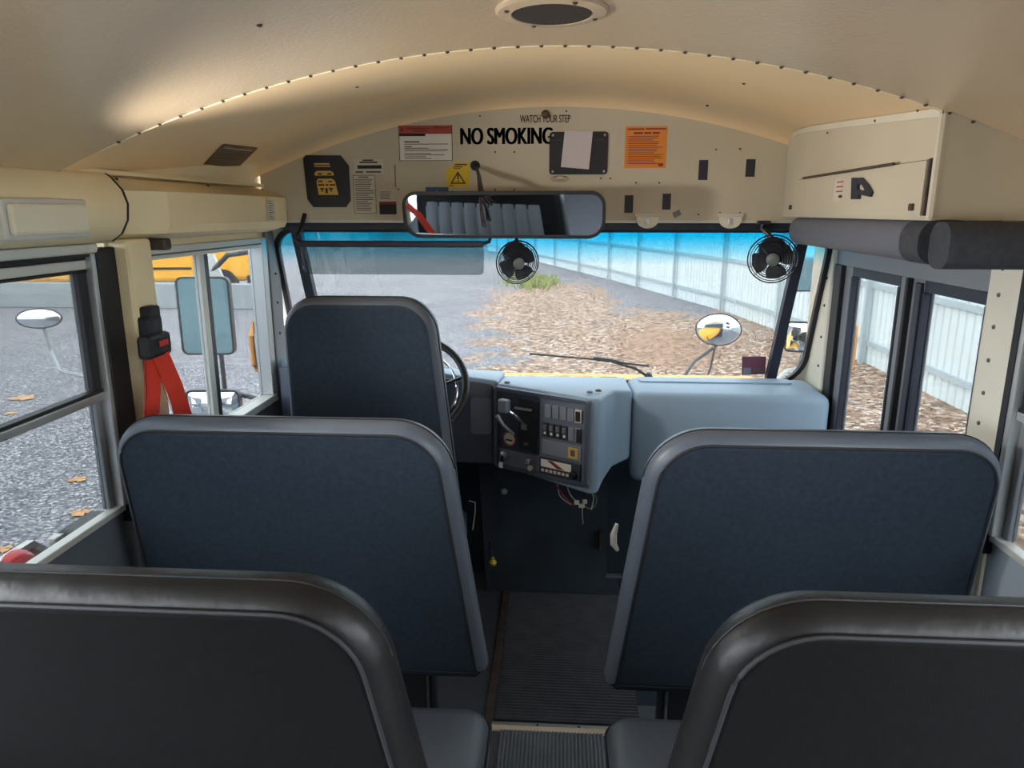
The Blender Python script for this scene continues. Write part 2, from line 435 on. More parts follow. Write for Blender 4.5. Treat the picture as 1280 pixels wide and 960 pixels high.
# left wall: lower panel, header, posts (openings behind the viewpoint, left unglazed for more light)
WZ0, WZ1 = .90, 1.62
def side_wall(name, x_in, x_out, y_list, y_end, low_mat):
    m = MB(); a, b = min(x_in, x_out), max(x_in, x_out)
    m.box(x_in-.022 if x_in < 0 else x_in, x_in if x_in < 0 else x_in+.022, YB, y_end, -.25, WZ0)
    o = struct(name, m, low_mat)
    h = MB(); h.box(a, b, YB, y_end, WZ1, 1.95); link('header_panel', h, M['beige_wall'], o)
    q_ = MB(); q_.box(a, b, YB, -1.46, WZ0, WZ1); link('light_block_panel', q_, M['beige_wall'], o)  # unseen, closes off side windows to reduce light from behind
    for (y0, y1) in y_list:
        p = MB(); p.box(a, b, y0, y1, WZ0, WZ1); link('post', p, M['beige_wall'], o)
    return o
wl = side_wall('wall_left', L, L-.05, [(-.78, -.64), (.04, .18), (.92, 1.02)], 1.86, M['wall_low'])
# right wall ends at the entrance door
wr = side_wall('wall_right', R, R+.05, [(-.78, -.64), (.04, .18), (.90, .99)], 1.76, M['wall_low_pale'])
# wall under and in front of the driver's window
m = MB(); m.box(L-.05, L, 1.86, 3.2, -.25, .93); m.box(L-.05, L, 2.885, 2.99, .93, 1.60)
link('driver_side_panel', m, M['wall_low'], wl)
m = MB(); m.box(L-.05, L, 1.86, 3.0, 1.60, 1.95); link('header_panel', m, M['beige_wall'], wl)
m = MB(); m.box(R, R+.05, 1.76, 3.0, 1.662, 1.95); link('header_panel', m, M['beige_wall'], wr)

# rounded header over the passenger windows on the left
def header_profile(sgn, xw):
    return [(xw, 1.80), (xw+sgn*.035, 1.797), (xw+sgn*.05, 1.785), (xw+sgn*.075, 1.755), (xw+sgn*.085, 1.72), (xw+sgn*.08, 1.68), (xw+sgn*.06, 1.645), (xw+sgn*.03, 1.625), (xw, 1.622)]
hp = MB(); hp.prism(header_profile(1, L), lambda p: (p[0], YB, p[1]), lambda p: (p[0], 1.845, p[1]))
t1 = struct('trim_1', hp, M['beige_wall'], smooth=True, angle=35)
hm = MB(); hm.box(L, L+.022, YB, 1.80, 1.598, 1.622, .004)
link('window_header_strip', hm, M['alu_pale'], t1)
hq = MB(); hq.prism(header_profile(-1, R), lambda p: (p[0], YB, p[1]), lambda p: (p[0], 1.60, p[1]))
t2 = struct('trim_2', hq, M['beige_wall'], smooth=True, angle=35)
hm = MB(); hm.box(R-.022, R, YB, 1.74, 1.585, 1.622, .004); link('window_header_strip', hm, M['post_white'], t2)
# ceiling-edge cove rails
cv = MB(); cv.box(L, L+.03, YB, 2.88, 1.795, 1.806); struct('trim_3', cv, M['beige_wall'])

# beige post between passenger and driver's windows
pp = MB(); pp.box(L-.05, L+.06, 1.872, 1.985, .0, 1.63, .012)
struct('trim_4', pp, M['beige_wall'])
# black seal strip behind it
pb = MB(); pb.box(L-.05, L+.022, 1.79, 1.872, .86, 1.61, .004)
struct('trim_5', pb, M['black'])
# white post by the entrance door with screws
pw = MB(); pw.box(R-.012, R+.05, 1.765, 1.912, .0, 1.66, .006)
t6 = struct('trim_6', pw, M['post_white'])
for z in (1.565, 1.50, 1.42, 1.335, 1.25, 1.17, 1.08):
    s_ = MB(); s_.lathe([(.006, 0), (.005, .003), (.001, .005)], (R-.012, 1.86, z), (-1, 0, 0), 8); link('screw', s_, M['ink_soft'], t6)
# corner post between the door and the windshield
pc = MB(); pc.box(R-.02, R+.05, 2.955, 3.19, -.3, 1.66, .01)
t7 = struct('trim_7', pc, M['post_white'])
for z in (1.44, 1.33, 1.2, 1.08):
    s_ = MB(); s_.lathe([(.006, 0), (.004, .004)], (R-.02, 3.0, z), (-1, 0, 0), 8); link('screw', s_, M['ink'], t7)
pc = MB(); pc.box(L-.05, L+.02, 2.90, 3.02, .9, 1.66, .008)
t8 = struct('trim_8', pc, M['door_paint'])
for z in (1.45, 1.33, 1.2, 1.08, .98):
    s_ = MB(); s_.lathe([(.006, 0), (.004, .004)], (L+.02, 2.955, z), (1, 0, 0), 8); link('screw', s_, M['ink'], t8)

# passenger windows (split sash)
def sash_window(name, xi, sgn, y0, y1, label):
    root = sgroup(name, (xi-sgn*.02, (y0+y1)/2, WZ0), label)
    def bx(n, ya, yb, za, zb, d0, d1, mt, par=root, bev=.003):
        q = MB(); xa, xb = xi-sgn*d0, xi-sgn*d1; q.box(min(xa, xb), max(xa, xb), ya, yb, za, zb, bev); return link(n, q, mt, par)
    bx('sill', y0, y1, WZ0-.004, WZ0+.014, -.012, .018, M['alu_pale'])
    bx('frame', y1-.016, y1+.002, WZ0+.012, 1.598, -.018, .045, M['alu'])
    bx('frame', y0, y0+.016, WZ0+.012, 1.598, -.018, .045, M['alu'])
    up = bx('upper_sash', y0+.016, y1-.016, 1.558, 1.582, -.002, .025, M['alu_pale'])
    bx('sash_stile', y1-.05, y1-.016, 1.232, 1.558, .0, .025, M['black'], up)
    bx('sash_stile', y0+.016, y0+.05, 1.232, 1.558, .0, .025, M['black'], up)
    bx('gasket', y0+.016, y1-.016, 1.550, 1.558, -.003, .025, M['black'], up)
    bx('gasket', y0+.016, y1-.016, 1.582, 1.592, -.004, .025, M['black'], up)
    bx('frame_head', y0+.016, y1-.016, 1.590, 1.602, -.016, .045, M['black'])
    bx('meeting_rail', y0+.016, y1-.016, 1.216, 1.238, -.006, .025, M['alu'])
    bx('rail_gasket', y0+.016, y1-.016, 1.238, 1.247, -.004, .025, M['black'])
    bx('lower_stile', y1-.04, y1-.016, WZ0+.012, 1.216, .008, .03, M['door_paint'])
    bx('lower_stile', y0+.016, y0+.04, WZ0+.012, 1.216, .008, .03, M['door_paint'])
    bx('upper_pane', y0+.05, y1-.05, 1.247, 1.55, .011, .014, M['glass_dusty'], root, 0)
    bx('lower_pane', y0+.04, y1-.04, WZ0+.012, 1.216, .018, .021, M['glass_tint'], root, 0)
    return root
sash_window('window_1', L, 1, 1.02, 1.79, 'split sash passenger window beside the left barrier')
sash_window('window_2', R, -1, .99, 1.745, 'split sash passenger window beside the right barrier')
bs = MB(); bs.box(R-.02, R+.05, 1.745, 1.768, .86, 1.6); struct('trim_9', bs, M['black'])

# driver's sliding window
dw = sgroup('window_3', (L-.02, 2.43, .93), "driver's sliding window with aluminium frame")
def dbox(n, ya, yb, za, zb, d0, d1, mt, par=dw, bev=.003):
    q = MB(); q.box(L-d1, L-d0, ya, yb, za, zb, bev); return link(n, q, mt, par)
dbox('frame', 1.985, 2.885, 1.562, 1.60, -.012, .045, M['alu_pale'])
dbox('frame', 1.985, 2.885, .925, .955, -.02, .045, M['alu_pale'])
dbox('rear_jamb', 1.985, 2.035, .955, 1.562, -.01, .045, M['black_metal'])
dbox('jamb_strip', 2.012, 2.022, .955, 1.50, -.018, -.008, M['alu'])
dbox('front_jamb', 2.852, 2.90, .955, 1.60, -.015, .045, M['alu'])
dbox('track_line', 2.035, 2.852, 1.574, 1.579, -.015, -.009, M['ink_soft'])
f1 = dbox('fixed_sash', 2.425, 2.462, .955, 1.565, .022, .042, M['alu_pale'])
f2 = dbox('sliding_sash', 2.385, 2.418, .955, 1.562, -.004, .018, M['black_metal'])
dbox('sash_stile', 2.352, 2.386, .955, 1.562, -.006, .018, M['alu_pale'], f2)
dbox('pane', 2.05, 2.352, .955, 1.562, .006, .009, M['glass'], dw, 0)
dbox('pane', 2.462, 2.852, .955, 1.562, .031, .034, M['glass'], dw, 0)

# windshield
WT, WB = (2.945, 1.668), (3.185, .90)
def wsp(x, s, d=0.0):
    """point on the raked windshield plane: s=0 top, 1 bottom; d outward"""
    return (x, WT[0]+(WB[0]-WT[0])*s+d, WT[1]+(WB[1]-WT[1])*s)
def wsz(z): return (WT[1]-z)/(WT[1]-WB[1])
ws = sgroup('window_4', (XC, 3.1, .9), 'wide raked windshield with blue tint along its top')
out = rrect(-1.20, 1.10, .90, 1.668, .02, 8); inn = rrect(-1.178, 1.073, .955, 1.632, (.14, .14, .09, .09), 8)
fr = MB(); fr.ring(out, inn, lambda p: wsp(p[0], wsz(p[1]), 0), lambda p: wsp(p[0], wsz(p[1]), .035)); link('surround', fr, M['post_white'], ws)
sl = MB(); sl.ring(inset(inn, -.008), inset(inn, .012), lambda p: wsp(p[0], wsz(p[1]), -.006), lambda p: wsp(p[0], wsz(p[1]), .02)); link('rubber_seal', sl, M['black'], ws)
hd = MB(); hd.box(-1.17, 1.07, 2.915, 2.955, 1.632, 1.658, .004); link('header_seal', hd, M['navy'], ws)
gp = MB(); gp.prism(inset(inn, .004), lambda p: wsp(p[0], wsz(p[1]), .008), lambda p: wsp(p[0], wsz(p[1]), .013)); link('glass_pane', gp, M['windshield'], ws)
for xa, xb in ((-1.068, -1.035), (.95, .925)):
    pl = MB(); w = .02
    pl.prism([(-w, 0), (w, 0), (w, 1), (-w, 1)], lambda p: wsp(xa+(xb-xa)*p[1]+p[0], .03+.92*p[1], -.045), lambda p: wsp(xa+(xb-xa)*p[1]+p[0], .03+.92*p[1], -.008))
    link('pillar', pl, M['navy'], ws)
# lower front wall under the windshield (firewall)
fwm = MB(); fwm.box(L, .31, 3.18, 3.23, -.3, .93); fwm.box(.31, R, 3.18, 3.23, -.5, .93)
struct('trim_10', fwm, M['engine'])

# floor
fm = MB(); fm.box(L, R, YB, 2.24, -.06, 0); fm.box(L, .30, 2.24, 3.18, -.06, 0)
fl = struct('floor', fm, M['floor'])
sw = MB(); sw.box(.30, R, 2.24, 3.18, -.42, -.38); sw.box(.285, .30, 2.24, 3.18, -.40, -.06); sw.box(.30, R, 2.225, 2.24, -.40, -.06)
link('step_well', sw, M['engine'], fl)
st = MB(); st.box(.17, .32, 3.155, 3.178, 0, .012); link('step_nosing', st, M['alu'], fl)

# entrance door
dr = sgroup('door_1', (R, 2.43, -.35), 'folding entrance door with two tall glass leaves')
def ebox(n, ya, yb, za, zb, d0, d1, mt, par=dr, bev=.003):
    q = MB(); q.box(R+d0, R+d1, ya, yb, za, zb, bev); return link(n, q, mt, par)
ebox('door_header', 1.912, 2.955, 1.50, 1.70, -.005, .05, M['door_paint'])
ebox('door_seal', 2.885, 2.955, -.35, 1.50, -.012, .04, M['black'])
def leaf(ya, yb, g0, g1):
    lf = ebox('door_leaf', g1, yb, -.35, 1.50, .005, .04, M['door_paint'])
    ebox('stile', ya, g0, -.35, 1.50, .005, .04, M['door_paint'], lf)
    ebox('top_rail', g0, g1, 1.464, 1.50, .005, .04, M['navy'], lf)
    ebox('bottom_rail', g0, g1, -.35, -.1, .005, .04, M['door_paint'], lf)
    ebox('gasket', g0, g0+.012, -.1, 1.464, .0, .03, M['navy'], lf); ebox('gasket', g1-.012, g1, -.1, 1.464, .0, .03, M['navy'], lf)
    ebox('pane', g0+.012, g1-.012, -.1, 1.464, .02, .024, M['glass'], lf, 0)
leaf(2.345, 2.885, 2.42, 2.815); leaf(1.913, 2.345, 1.925, 2.265)
ebox('centre_seal', 2.335, 2.352, -.35, 1.50, -.014, .035, M['black'])
ebox('rear_seal', 2.267, 2.30, -.35, 1.49, -.006, .01, M['navy'])

# unseen rear wall, built windowless to cut light from behind
rw = MB(); o_ = [(L-.05, -.2), (R+.05, -.2), (R+.05, 2.1), (L-.05, 2.1)]; i_ = [(L+.12, 1.0), (R-.12, 1.0), (R-.12, 1.70), (L+.12, 1.70)]
rw.prism(o_, lambda p: (p[0], YB-.05, p[1]), lambda p: (p[0], YB, p[1])); struct('wall_back', rw, M['beige_wall'])
# ground outside
gd = MB(); gd.quad((-90, -40, -1), (60, -40, -1), (60, 120, -1), (-90, 120, -1))
struct('ground', gd, M['ground'])

# ------------------------------------------------------------------ seats
def seat(side, y_base, label, worn=False, near=False, barrier=False):
    sg = -1 if side == 'left' else 1
    wall_x = (-1.17 if side == 'left' else 1.085); ais = (-.185 if side == 'left' else .14) if barrier else (-.14 if side == 'left' else .115)
    wdt = abs(wall_x-ais)
    root = thing('crash_barrier' if barrier else 'passenger_seat', label, 'barrier' if barrier else 'seat', ((wall_x+ais)/2, y_base+.25, 0), 'padded front barriers' if barrier else 'grey passenger seats')
    tp = .09 if not near else .115
    X = lambda u: wall_x - sg*u                       # u: 0 at wall, wdt at aisle
    ZT = 1.195; ZB = .40; T = .105
    ol = [(.02, ZB), (wdt, ZB), (wdt-tp, ZT), (.03, ZT)]
    poly = round_poly(ol, (.03, .03, .15, .13), 10)
    tl = math.tan(math.radians(9.5))
    # subdivide straight runs so the pad can be smooth
    F = lambda u, z, d: (X(u), y_base+d+(ZT-z)*tl, z)
    b = MB(); loft_pad(b, poly, [(0, .05), (.004, .028), (.014, .012), (.03, .003), (.05, 0), (T-.03, .004), (T-.012, .014), (T-.003, .03), (T, .055)], F)
    bk = link('backrest', b, M['vinyl_worn_shaded'] if worn else M['vinyl'], root, smooth=True, angle=50)
    rp = MB(); loft_pad(rp, inset(poly, .03), [(.006, 0), (-.001, .0), (-.004, .008)], F)
    rear = link('rear_panel', rp, M['fabric'] if barrier else M['shaded_fabric'], root)
    wp = MB(); wp.tube([F(p[0], p[1], -.002) for p in inset(poly, .029)], .0035, 6, True); link('piping', wp, M['seam'], rear, smooth=True)
    sm = MB(); k0 = [p for p in inset(poly, .0) if p[1] > .7]
    sm.tube([F(p[0], p[1], .046) for p in k0], .0018, 5); link('seam', sm, M['seam'], bk)
    if barrier:
        for u in (.16, wdt-.17):
            l_ = MB(); yb = y_base+.19; l_.tube([(X(u), yb, .43), (X(u), yb+.01, .008)], .0135, 8); l_.box(X(u)-.04, X(u)+.04, yb-.03, yb+.05, 0, .008)
            link('leg', l_, M['black_metal'], root, smooth=True, angle=40)
        kp = MB(); kp.box(min(X(.05), X(wdt-.19)), max(X(.05), X(wdt-.19)), y_base+.185, y_base+.20, .03, .44, .004); link('kick_panel', kp, M['black_metal'], root)
        return root
    # front cushion of the back with vertical pleats
    fp = MB(); n = 9; u0, u1 = .10, wdt-.24
    rows = []
    for j in range(7):
        z = .50+(ZT-.13-.50)*j/6; row = []
        for i in range(n*8+1):
            f = i/(n*8); u = u0+(u1-u0)*f+.10*(1-j/6)*f
            bulge = .018*abs(math.sin(PI*n*f))**.55 + .004
            if j in (0, 6): bulge = .001
            row.append(F(u, z, T+bulge-.002))
        rows.append(row)
    fp.grid(rows); link('pleated_front', fp, M['vinyl_front_lit'], bk, smooth=True, angle=70)
    # cushion
    cz = .43; c0, c1 = y_base+.13+.14, y_base+.13+.63
    cp = rrect(.03, wdt-.02, c0, c1+.04, (.03, .03, .07, .05), 7)
    c = MB(); loft_pad(c, cp, [(cz-.13, .02), (cz-.12, .004), (cz-.09, 0), (cz-.04, 0), (cz-.018, .006), (cz-.005, .02), (cz, .045)], lambda u, y, z: (X(u), y, z))
    cu = link('cushion', c, M['vinyl'], root, smooth=True, angle=50)
    ps = MB(); ps.tube([(X(p[0]), p[1], cz-.03) for p in inset(cp, -.0005)], .003, 5, True); link('piping', ps, M['seam'], cu)
    # frame and legs
    f = MB(); za = .30
    f.tube([(X(.05), c0, za-.013), (X(wdt-.07), c0, za-.013), (X(wdt-.07), c1, za-.013), (X(.05), c1, za-.013)], .012, 8, True)
    f.tube([(X(wdt-.06), c0, za-.01), (X(wdt-.06), y_base+.13+.06, .45), (X(wdt-.07), y_base+.16, .55)], .012, 8)
    f.tube([(X(.08), c0, za-.01), (X(.08), y_base+.13+.06, .45), (X(.09), y_base+.16, .55)], .012, 8)
    link('seat_frame', f, M['black_metal'], root, smooth=True)
    for yy in (c0+.03, c1-.05):
        l_ = MB(); l_.tube([(X(wdt-.10), yy, za-.015), (X(wdt-.10), yy, .008)], .0125, 8); l_.box(min(X(wdt-.14), X(wdt-.06)), max(X(wdt-.14), X(wdt-.06)), yy-.03, yy+.03, 0, .008)
        link('leg', l_, M['black_metal'], root)
    return root
SL, SR = 1.66, 1.63
seat('left', SL, 'left padded barrier, broad and dark, directly behind the driver seat', barrier=True)
seat('right', SR, 'right padded barrier, broad and dark, beside the entrance door steps', barrier=True)
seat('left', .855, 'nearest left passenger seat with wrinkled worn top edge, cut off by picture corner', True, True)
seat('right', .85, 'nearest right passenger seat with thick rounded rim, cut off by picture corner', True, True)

# orange belt lying on the reflected seat
bl = MB(); bl.tube([(-1.13, 1.13, 1.10), (-1.06, 1.14, 1.04), (-.99, 1.165, .95), (-.92, 1.18, .87)], .028, 6, flat=.003)
tag(link('lap_belt', bl, M['orange'], None), 'orange belt over the pleated seat, seen reflected in the interior mirror', 'seat belt')

# driver's seat
ds = thing('driver_chair', "high-backed driver's seat with dark back and pale rim ahead of the left row", 'seat', (-.64, 2.4, 0))
ol = [(-.93, .55), (-.33, .55), (-.40, 1.435), (-.885, 1.435)]
poly = round_poly(ol, (.06, .06, .12, .12), 10)
tl2 = math.tan(math.radians(8)); DY = 2.22
FD = lambda x, z, d: (x, DY+d+(1.435-z)*tl2 - .03*max(0, (z-1.25)/.2)**2*0, z)
b = MB(); loft_pad(b, poly, [(0, .04), (.004, .02), (.014, .008), (.035, 0), (.09, 0), (.12, .01), (.135, .03)], FD)
dbk = link('backrest', b, M['vinyl'], ds, smooth=True, angle=50)
rp = MB(); loft_pad(rp, inset(poly, .02), [(.006, 0), (-.002, .0), (-.005, .01)], FD); link('rear_panel', rp, M['fabric'], ds)
wp = MB(); wp.tube([FD(p[0], p[1], .05) for p in inset(poly, -.001)], .0025, 5, True); link('seam', wp, M['seam'], dbk)
c = MB(); loft_pad(c, rrect(-.91, -.37, 2.42, 2.86, .07, 6), [(.36, .03), (.38, 0), (.46, 0), (.49, .03)], lambda x, y, z: (x, y, z)); link('cushion', c, M['vinyl'], ds, smooth=True, angle=50)
c = MB(); c.lathe([(.10, .0), (.10, .03), (.06, .05), (.06, .25), (.13, .30), (.16, .36)], (-.64, 2.62, 0), n=16); c.box(-.80, -.48, 2.46, 2.80, .0, .02); link('pedestal', c, M['black_metal'], ds)
for xx in (-.80, -.48):
    c = MB(); c.box(xx-.02, xx+.02, 2.36, 2.46, .42, .66); link('hinge_bracket', c, M['black_metal'], ds)

# driver's belt: retractor on the post and two orange straps
sb = thing('driver_seat_belt', "orange driver's seat belt with black retractor hanging on the beige post", 'seat belt', (-1.1, 2.0, .9))
def XW(px, py, x=-1.13): return ray_at(px, py, 'X', x)
g = MB(); p = XW(184, 392); g.box(-1.142, -1.11, p.y-.02, p.y+.035, p.z-.02, p.z+.02, .006); link('anchor', g, M['black'], sb)
g = MB(); p = XW(187, 412); g.box(-1.145, -1.105, p.y-.035, p.y+.03, p.z-.06, p.z+.04, .01); link('height_adjuster', g, M['black'], sb)
g = MB(); p = XW(196, 430, -1.10); g.box(-1.125, -1.085, p.y-.06, p.y+.055, p.z-.035, p.z+.03, .012); rt = link('retractor', g, M['black'], sb)
g = MB(); g.box(-1.086, -1.083, p.y-.015, p.y+.03, p.z-.005, p.z+.01); link('label_strip', g, M['orange'], rt)
def strap(p0, p1, w=.024):
    g = MB(); p0, p1 = Vector(p0), Vector(p1); d = (p1-p0).normalized(); s = Vector((.25, 1, 0)); s = (s-d*s.dot(d)).normalized()*w; nn = d.cross(s).normalized()*.0015
    mid = (p0+p1)/2+Vector((.006, 0, 0))
    rows = [[q-s-nn, q+s-nn] for q in (p0, mid, p1)]; rows2 = [[q-s+nn, q+s+nn] for q in (p0, mid, p1)]
    g.grid(rows); g.grid(rows2); g.quad(rows[0][0], rows2[0][0], rows2[2][0], rows[2][0]); g.quad(rows[0][1], rows2[0][1], rows2[2][1], rows[2][1]); return g
a = XW(190, 438, -1.105); link('strap', strap(a, XW(189, 535, -1.10)), M['orange'], sb)
a = XW(199, 440, -1.095); link('strap', strap(a, XW(233, 530, -1.06), .03), M['orange'], sb)

# ------------------------------------------------------------------ dashboard
db = thing('dashboard', 'grey moulded dashboard with dark driver panel under the windshield', 'dashboard', (0, 2.9, .6))
def slab(name, plan, zt, zb, m, bev=.02, par=db):
    q = MB(); n = len(plan)
    zt = zt if isinstance(zt, (list, tuple)) else [zt]*n; zb = zb if isinstance(zb, (list, tuple)) else [zb]*n
    a = [q.bm.verts.new((p[0], p[1], z)) for p, z in zip(plan, zt)]; b_ = [q.bm.verts.new((p[0], p[1], z)) for p, z in zip(plan, zb)]
    q.bm.faces.new(a); q.bm.faces.new(b_[::-1])
    for i in range(n): q.bm.faces.new((a[i], b_[i], b_[(i+1) % n], a[(i+1) % n]))
    bmesh.ops.recalc_face_normals(q.bm, faces=q.bm.faces)
    if bev: bmesh.ops.bevel(q.bm, geom=q.bm.edges[:], offset=bev, segments=3, affect='EDGES', profile=.5)
    return link(name, q, m, par, smooth=True, angle=35)
PA, PBp = Vector((-.238, 2.752, 0)), Vector((.125, 2.545, 0))          # panel edge in plan, facing the driver
slab('console_housing', [(-.238, 2.752), (.125, 2.545), (.158, 2.56), (.185, 2.66), (.225, 2.76), (.30, 2.815), (.30, 3.13), (-.238, 3.13)],
     [1.045, 1.04, 1.035, 1.03, 1.02, 1.005, .99, .99], [.70, .665, .665, .68, .70, .72, .72, .70], M['dash'], .014)
slab('passenger_shelf', [(.302, 2.80), (1.075, 2.80), (1.075, 3.11), (.302, 3.11)], [1.0, .995, 1.0, 1.0], [.62, .62, .62, .62], M['dash'], .035)
gr = MB(); gr.prism(rrect(.345, .98, 2.99, 3.07, .02, 5), lambda p: (p[0], p[1], .998), lambda p: (p[0], p[1], 1.006)); link('defrost_ledge', gr, M['dash'], db, smooth=True)
slab('driver_fascia', [(-1.16, 2.86), (-.95, 2.80), (-.62, 2.78), (-.25, 2.765), (-.242, 3.12), (-1.16, 3.12)], [1.075, 1.08, 1.075, 1.035, .985, 1.02], [.70]*6, M['dash_dark'], .012)
slab('driver_top_pad', [(-1.165, 2.90), (-.95, 2.85), (-.62, 2.83), (-.235, 2.765), (-.235, 3.125), (-1.165, 3.125)], [1.10, 1.10, 1.085, 1.05, 1.01, 1.045], [1.02, 1.02, 1.02, 1.0, .97, .97], M['dash'], .012)
cl_ = MB(); cl_.prism(rrect(-.80, -.44, .82, 1.0, .05, 6), lambda p: (p[0], 2.772, p[1]), lambda p: (p[0], 2.785, p[1])); ic = link('instrument_cluster', cl_, M['recess'], db)
for gx in (-.72, -.62, -.52):
    q = MB(); q.lathe([(.04, 0), (.04, .004), (.034, .004), (.034, .002)], (gx, 2.772, .92), (0, -1, 0), 20); link('gauge', q, M['panel_pale'], ic)
q = MB(); q.prism(rrect(-.345, -.262, .83, .98, .015, 4), lambda p: (p[0], 2.756, p[1]), lambda p: (p[0], 2.77, p[1])); link('vent_panel', q, M['panel'], db)
for (px, py) in ((634, 478), (737, 488), (748, 486)):
    p = ray_at(px, py, 'Z', 1.045); q = MB(); q.lathe([(.013, 0), (.010, .006), (.003, .008)], (p.x, p.y, 1.036 if px > 700 else 1.043), n=10); link('dash_fastener', q, M['brown_print'] if px == 748 else M['panel'], db)

# the control panel in its own frame: u right, v up, w towards the driver
ud = (PBp-PA).normalized(); PW = (PBp-PA).length; wd = Vector((ud.y, -ud.x, 0)); PZ0, PZ1 = .705, 1.035
PH = PZ1-PZ0
PM = Matrix(((ud.x, 0, wd.x, PA.x), (ud.y, 0, wd.y, PA.y), (0, 1, 0, PZ0), (0, 0, 0, 1)))
def pbox(n, s0, s1, t0, t1, w0, w1, m, par, bev=.002):
    """s, t: 0..1 across and down the panel"""
    q = MB(); q.box(s0*PW, s1*PW, (1-t1)*PH, (1-t0)*PH, w0, w1, bev, PM); return link(n, q, m, par)
def pcyl(n, s, t, prof, m, par, nn=14):
    q = MB(); q.lathe(prof, PM @ Vector((s*PW, (1-t)*PH, 0)), wd, nn); return link(n, q, m, par, smooth=True)
base = pbox('control_panel', -.005, 1.0, .0, 1.0, -.005, .012, M['panel'], db, .006)
o_ = rrect(.0, PW, 0, PH, .02, 4); i_ = inset(o_, .014)
q = MB(); q.ring(o_, i_, lambda p: PM @ Vector((p[0], p[1], .010)), lambda p: PM @ Vector((p[0], p[1], .024))); link('bezel', q, M['dash_dark'], base)
q = MB(); q.prism(rrect(.04*PW, .495*PW, .24*PH, .95*PH, .012, 4), lambda p: PM @ Vector((p[0], p[1], .010)), lambda p: PM @ Vector((p[0], p[1], .0135))); link('shifter_recess', q, M['recess'], base)
q = MB(); q.prism([(.27*PW, .30*PH), (.46*PW, .27*PH), (.49*PW, .88*PH), (.27*PW, .90*PH)], lambda p: PM @ Vector((p[0], p[1], .0135)), lambda p: PM @ Vector((p[0], p[1], .018))); sg_ = link('shift_gate', q, M['black'], base)
pbox('gate_mark', .30, .36, .40, .47, .018, .019, M['panel_pale'], sg_, 0)
pbox('gate_mark', .33, .38, .62, .66, .018, .019, M['ink_soft'], sg_, 0)
q = MB(); q.tube([PM @ Vector((.33*PW, .60*PH, .015)), PM @ Vector((.28*PW, .72*PH, .05)), PM @ Vector((.22*PW, .80*PH, .075))], .007, 8); lv = link('shift_lever', q, M['chrome'], base, smooth=True)
q = MB(); q.box(.155*PW, .265*PW, .76*PH, .92*PH, .065, .095, .008, PM); link('lever_knob', q, M['panel_pale'], lv)
q = MB(); q.tube([PM @ Vector((.225*PW, .45*PH, .02)), PM @ Vector((.16*PW, .58*PH, .055)), PM @ Vector((.115*PW, .70*PH, .07))], [.006, .007, .010], 8); link('brake_lever', q, M['alu'], base, smooth=True)
pbox('chrome_strip', .24, .42, .20, .225, .018, .03, M['alu'], base)
pcyl('warning_decal', .165, .62, [(.030, .012), (.030, .0145)], M['red_print'], base, 18)
pcyl('decal_centre', .165, .62, [(.024, .0145), (.024, .0152)], M['offwhite'], base, 18)
q = MB(); q.box(.12*PW, .20*PW, .352*PH, .372*PH, .0152, .0158, 0, PM @ Matrix.Translation((.0, .0, 0))); link('decal_bar', q, M['ink'], base)
pcyl('ignition_switch', .10, .84, [(.016, .012), (.015, .022), (.009, .026)], M['alu'], base)
kq = MB(); kq.box(.06*PW, .105*PW, .0, .075*PH, .022, .027, .002, PM); link('key_tag', kq, M['white'], base)
kq = MB(); kq.box(.09*PW, .115*PW, .085*PH, .17*PH, .024, .03, .002, PM); link('key', kq, M['chrome'], base)
pbox('lower_plate', .16, .455, .78, .965, .011, .0145, M['panel'], base)
pcyl('push_knob', .385, .84, [(.008, .012), (.008, .024), (.011, .028), (.008, .034)], M['alu'], base)
pcyl('push_knob', .40, .93, [(.012, .012), (.012, .02), (.009, .024)], M['offwhite'], base)
q = MB(); q.box(.13*PW, .14*PW, .0, .001, .0, .001)
# right column: switches, blank plate, radio
for i in range(5):
    s0 = .555+i*.077; k = pbox('switch', s0, s0+.068, .115, .27, .012, .022, M['panel_pale'] if i < 4 else M['offwhite'], base)
    if i == 4: pbox('rocker', s0+.012, s0+.056, .135, .25, .022, .027, M['ink'], k)
for i in range(6):
    s0 = .53+i*.067; k = pbox('switch', s0, s0+.06, .335, .50, .012, .021, M['recess'] if i < 4 else M['panel_pale'], base)
    if i < 4:
        pbox('rocker', s0+.01, s0+.05, .355, .42, .021, .026, M['panel'], k); pbox('icon', s0+.02, s0+.042, .44, .47, .021, .022, M['white'], k, 0)
pbox('blank_plate', .52, .93, .545, .725, .012, .016, M['panel_pale'], base)
k = pbox('switch_decal', .80, .895, .575, .70, .016, .018, M['gold_print'], base, 0); pbox('print', .825, .87, .60, .675, .018, .0186, M['ink_soft'], k, 0)
rd = pbox('radio', .505, .93, .755, .955, .012, .022, M['recess'], base)
pbox('display', .525, .84, .775, .865, .022, .0235, M['white'], rd, 0)
q = MB(); q.prism([(.59*PW, .22*PH), (.64*PW, .225*PH), (.77*PW, .145*PH), (.70*PW, .14*PH)], lambda p: PM @ Vector((p[0], p[1], .0235)), lambda p: PM @ Vector((p[0], p[1], .0243))); link('display_print', q, M['maroon_print'], rd)
for i in range(7): pbox('button', .53+i*.043, .56+i*.043, .89, .925, .022, .025, M['offwhite'], rd, .001)
pcyl('volume_knob', .865, .88, [(.015, .02), (.014, .034), (.010, .036)], M['black'], rd)
pbox('side_slot', .885, .925, .34, .50, .0215, .0225, M['ink'], base, 0)

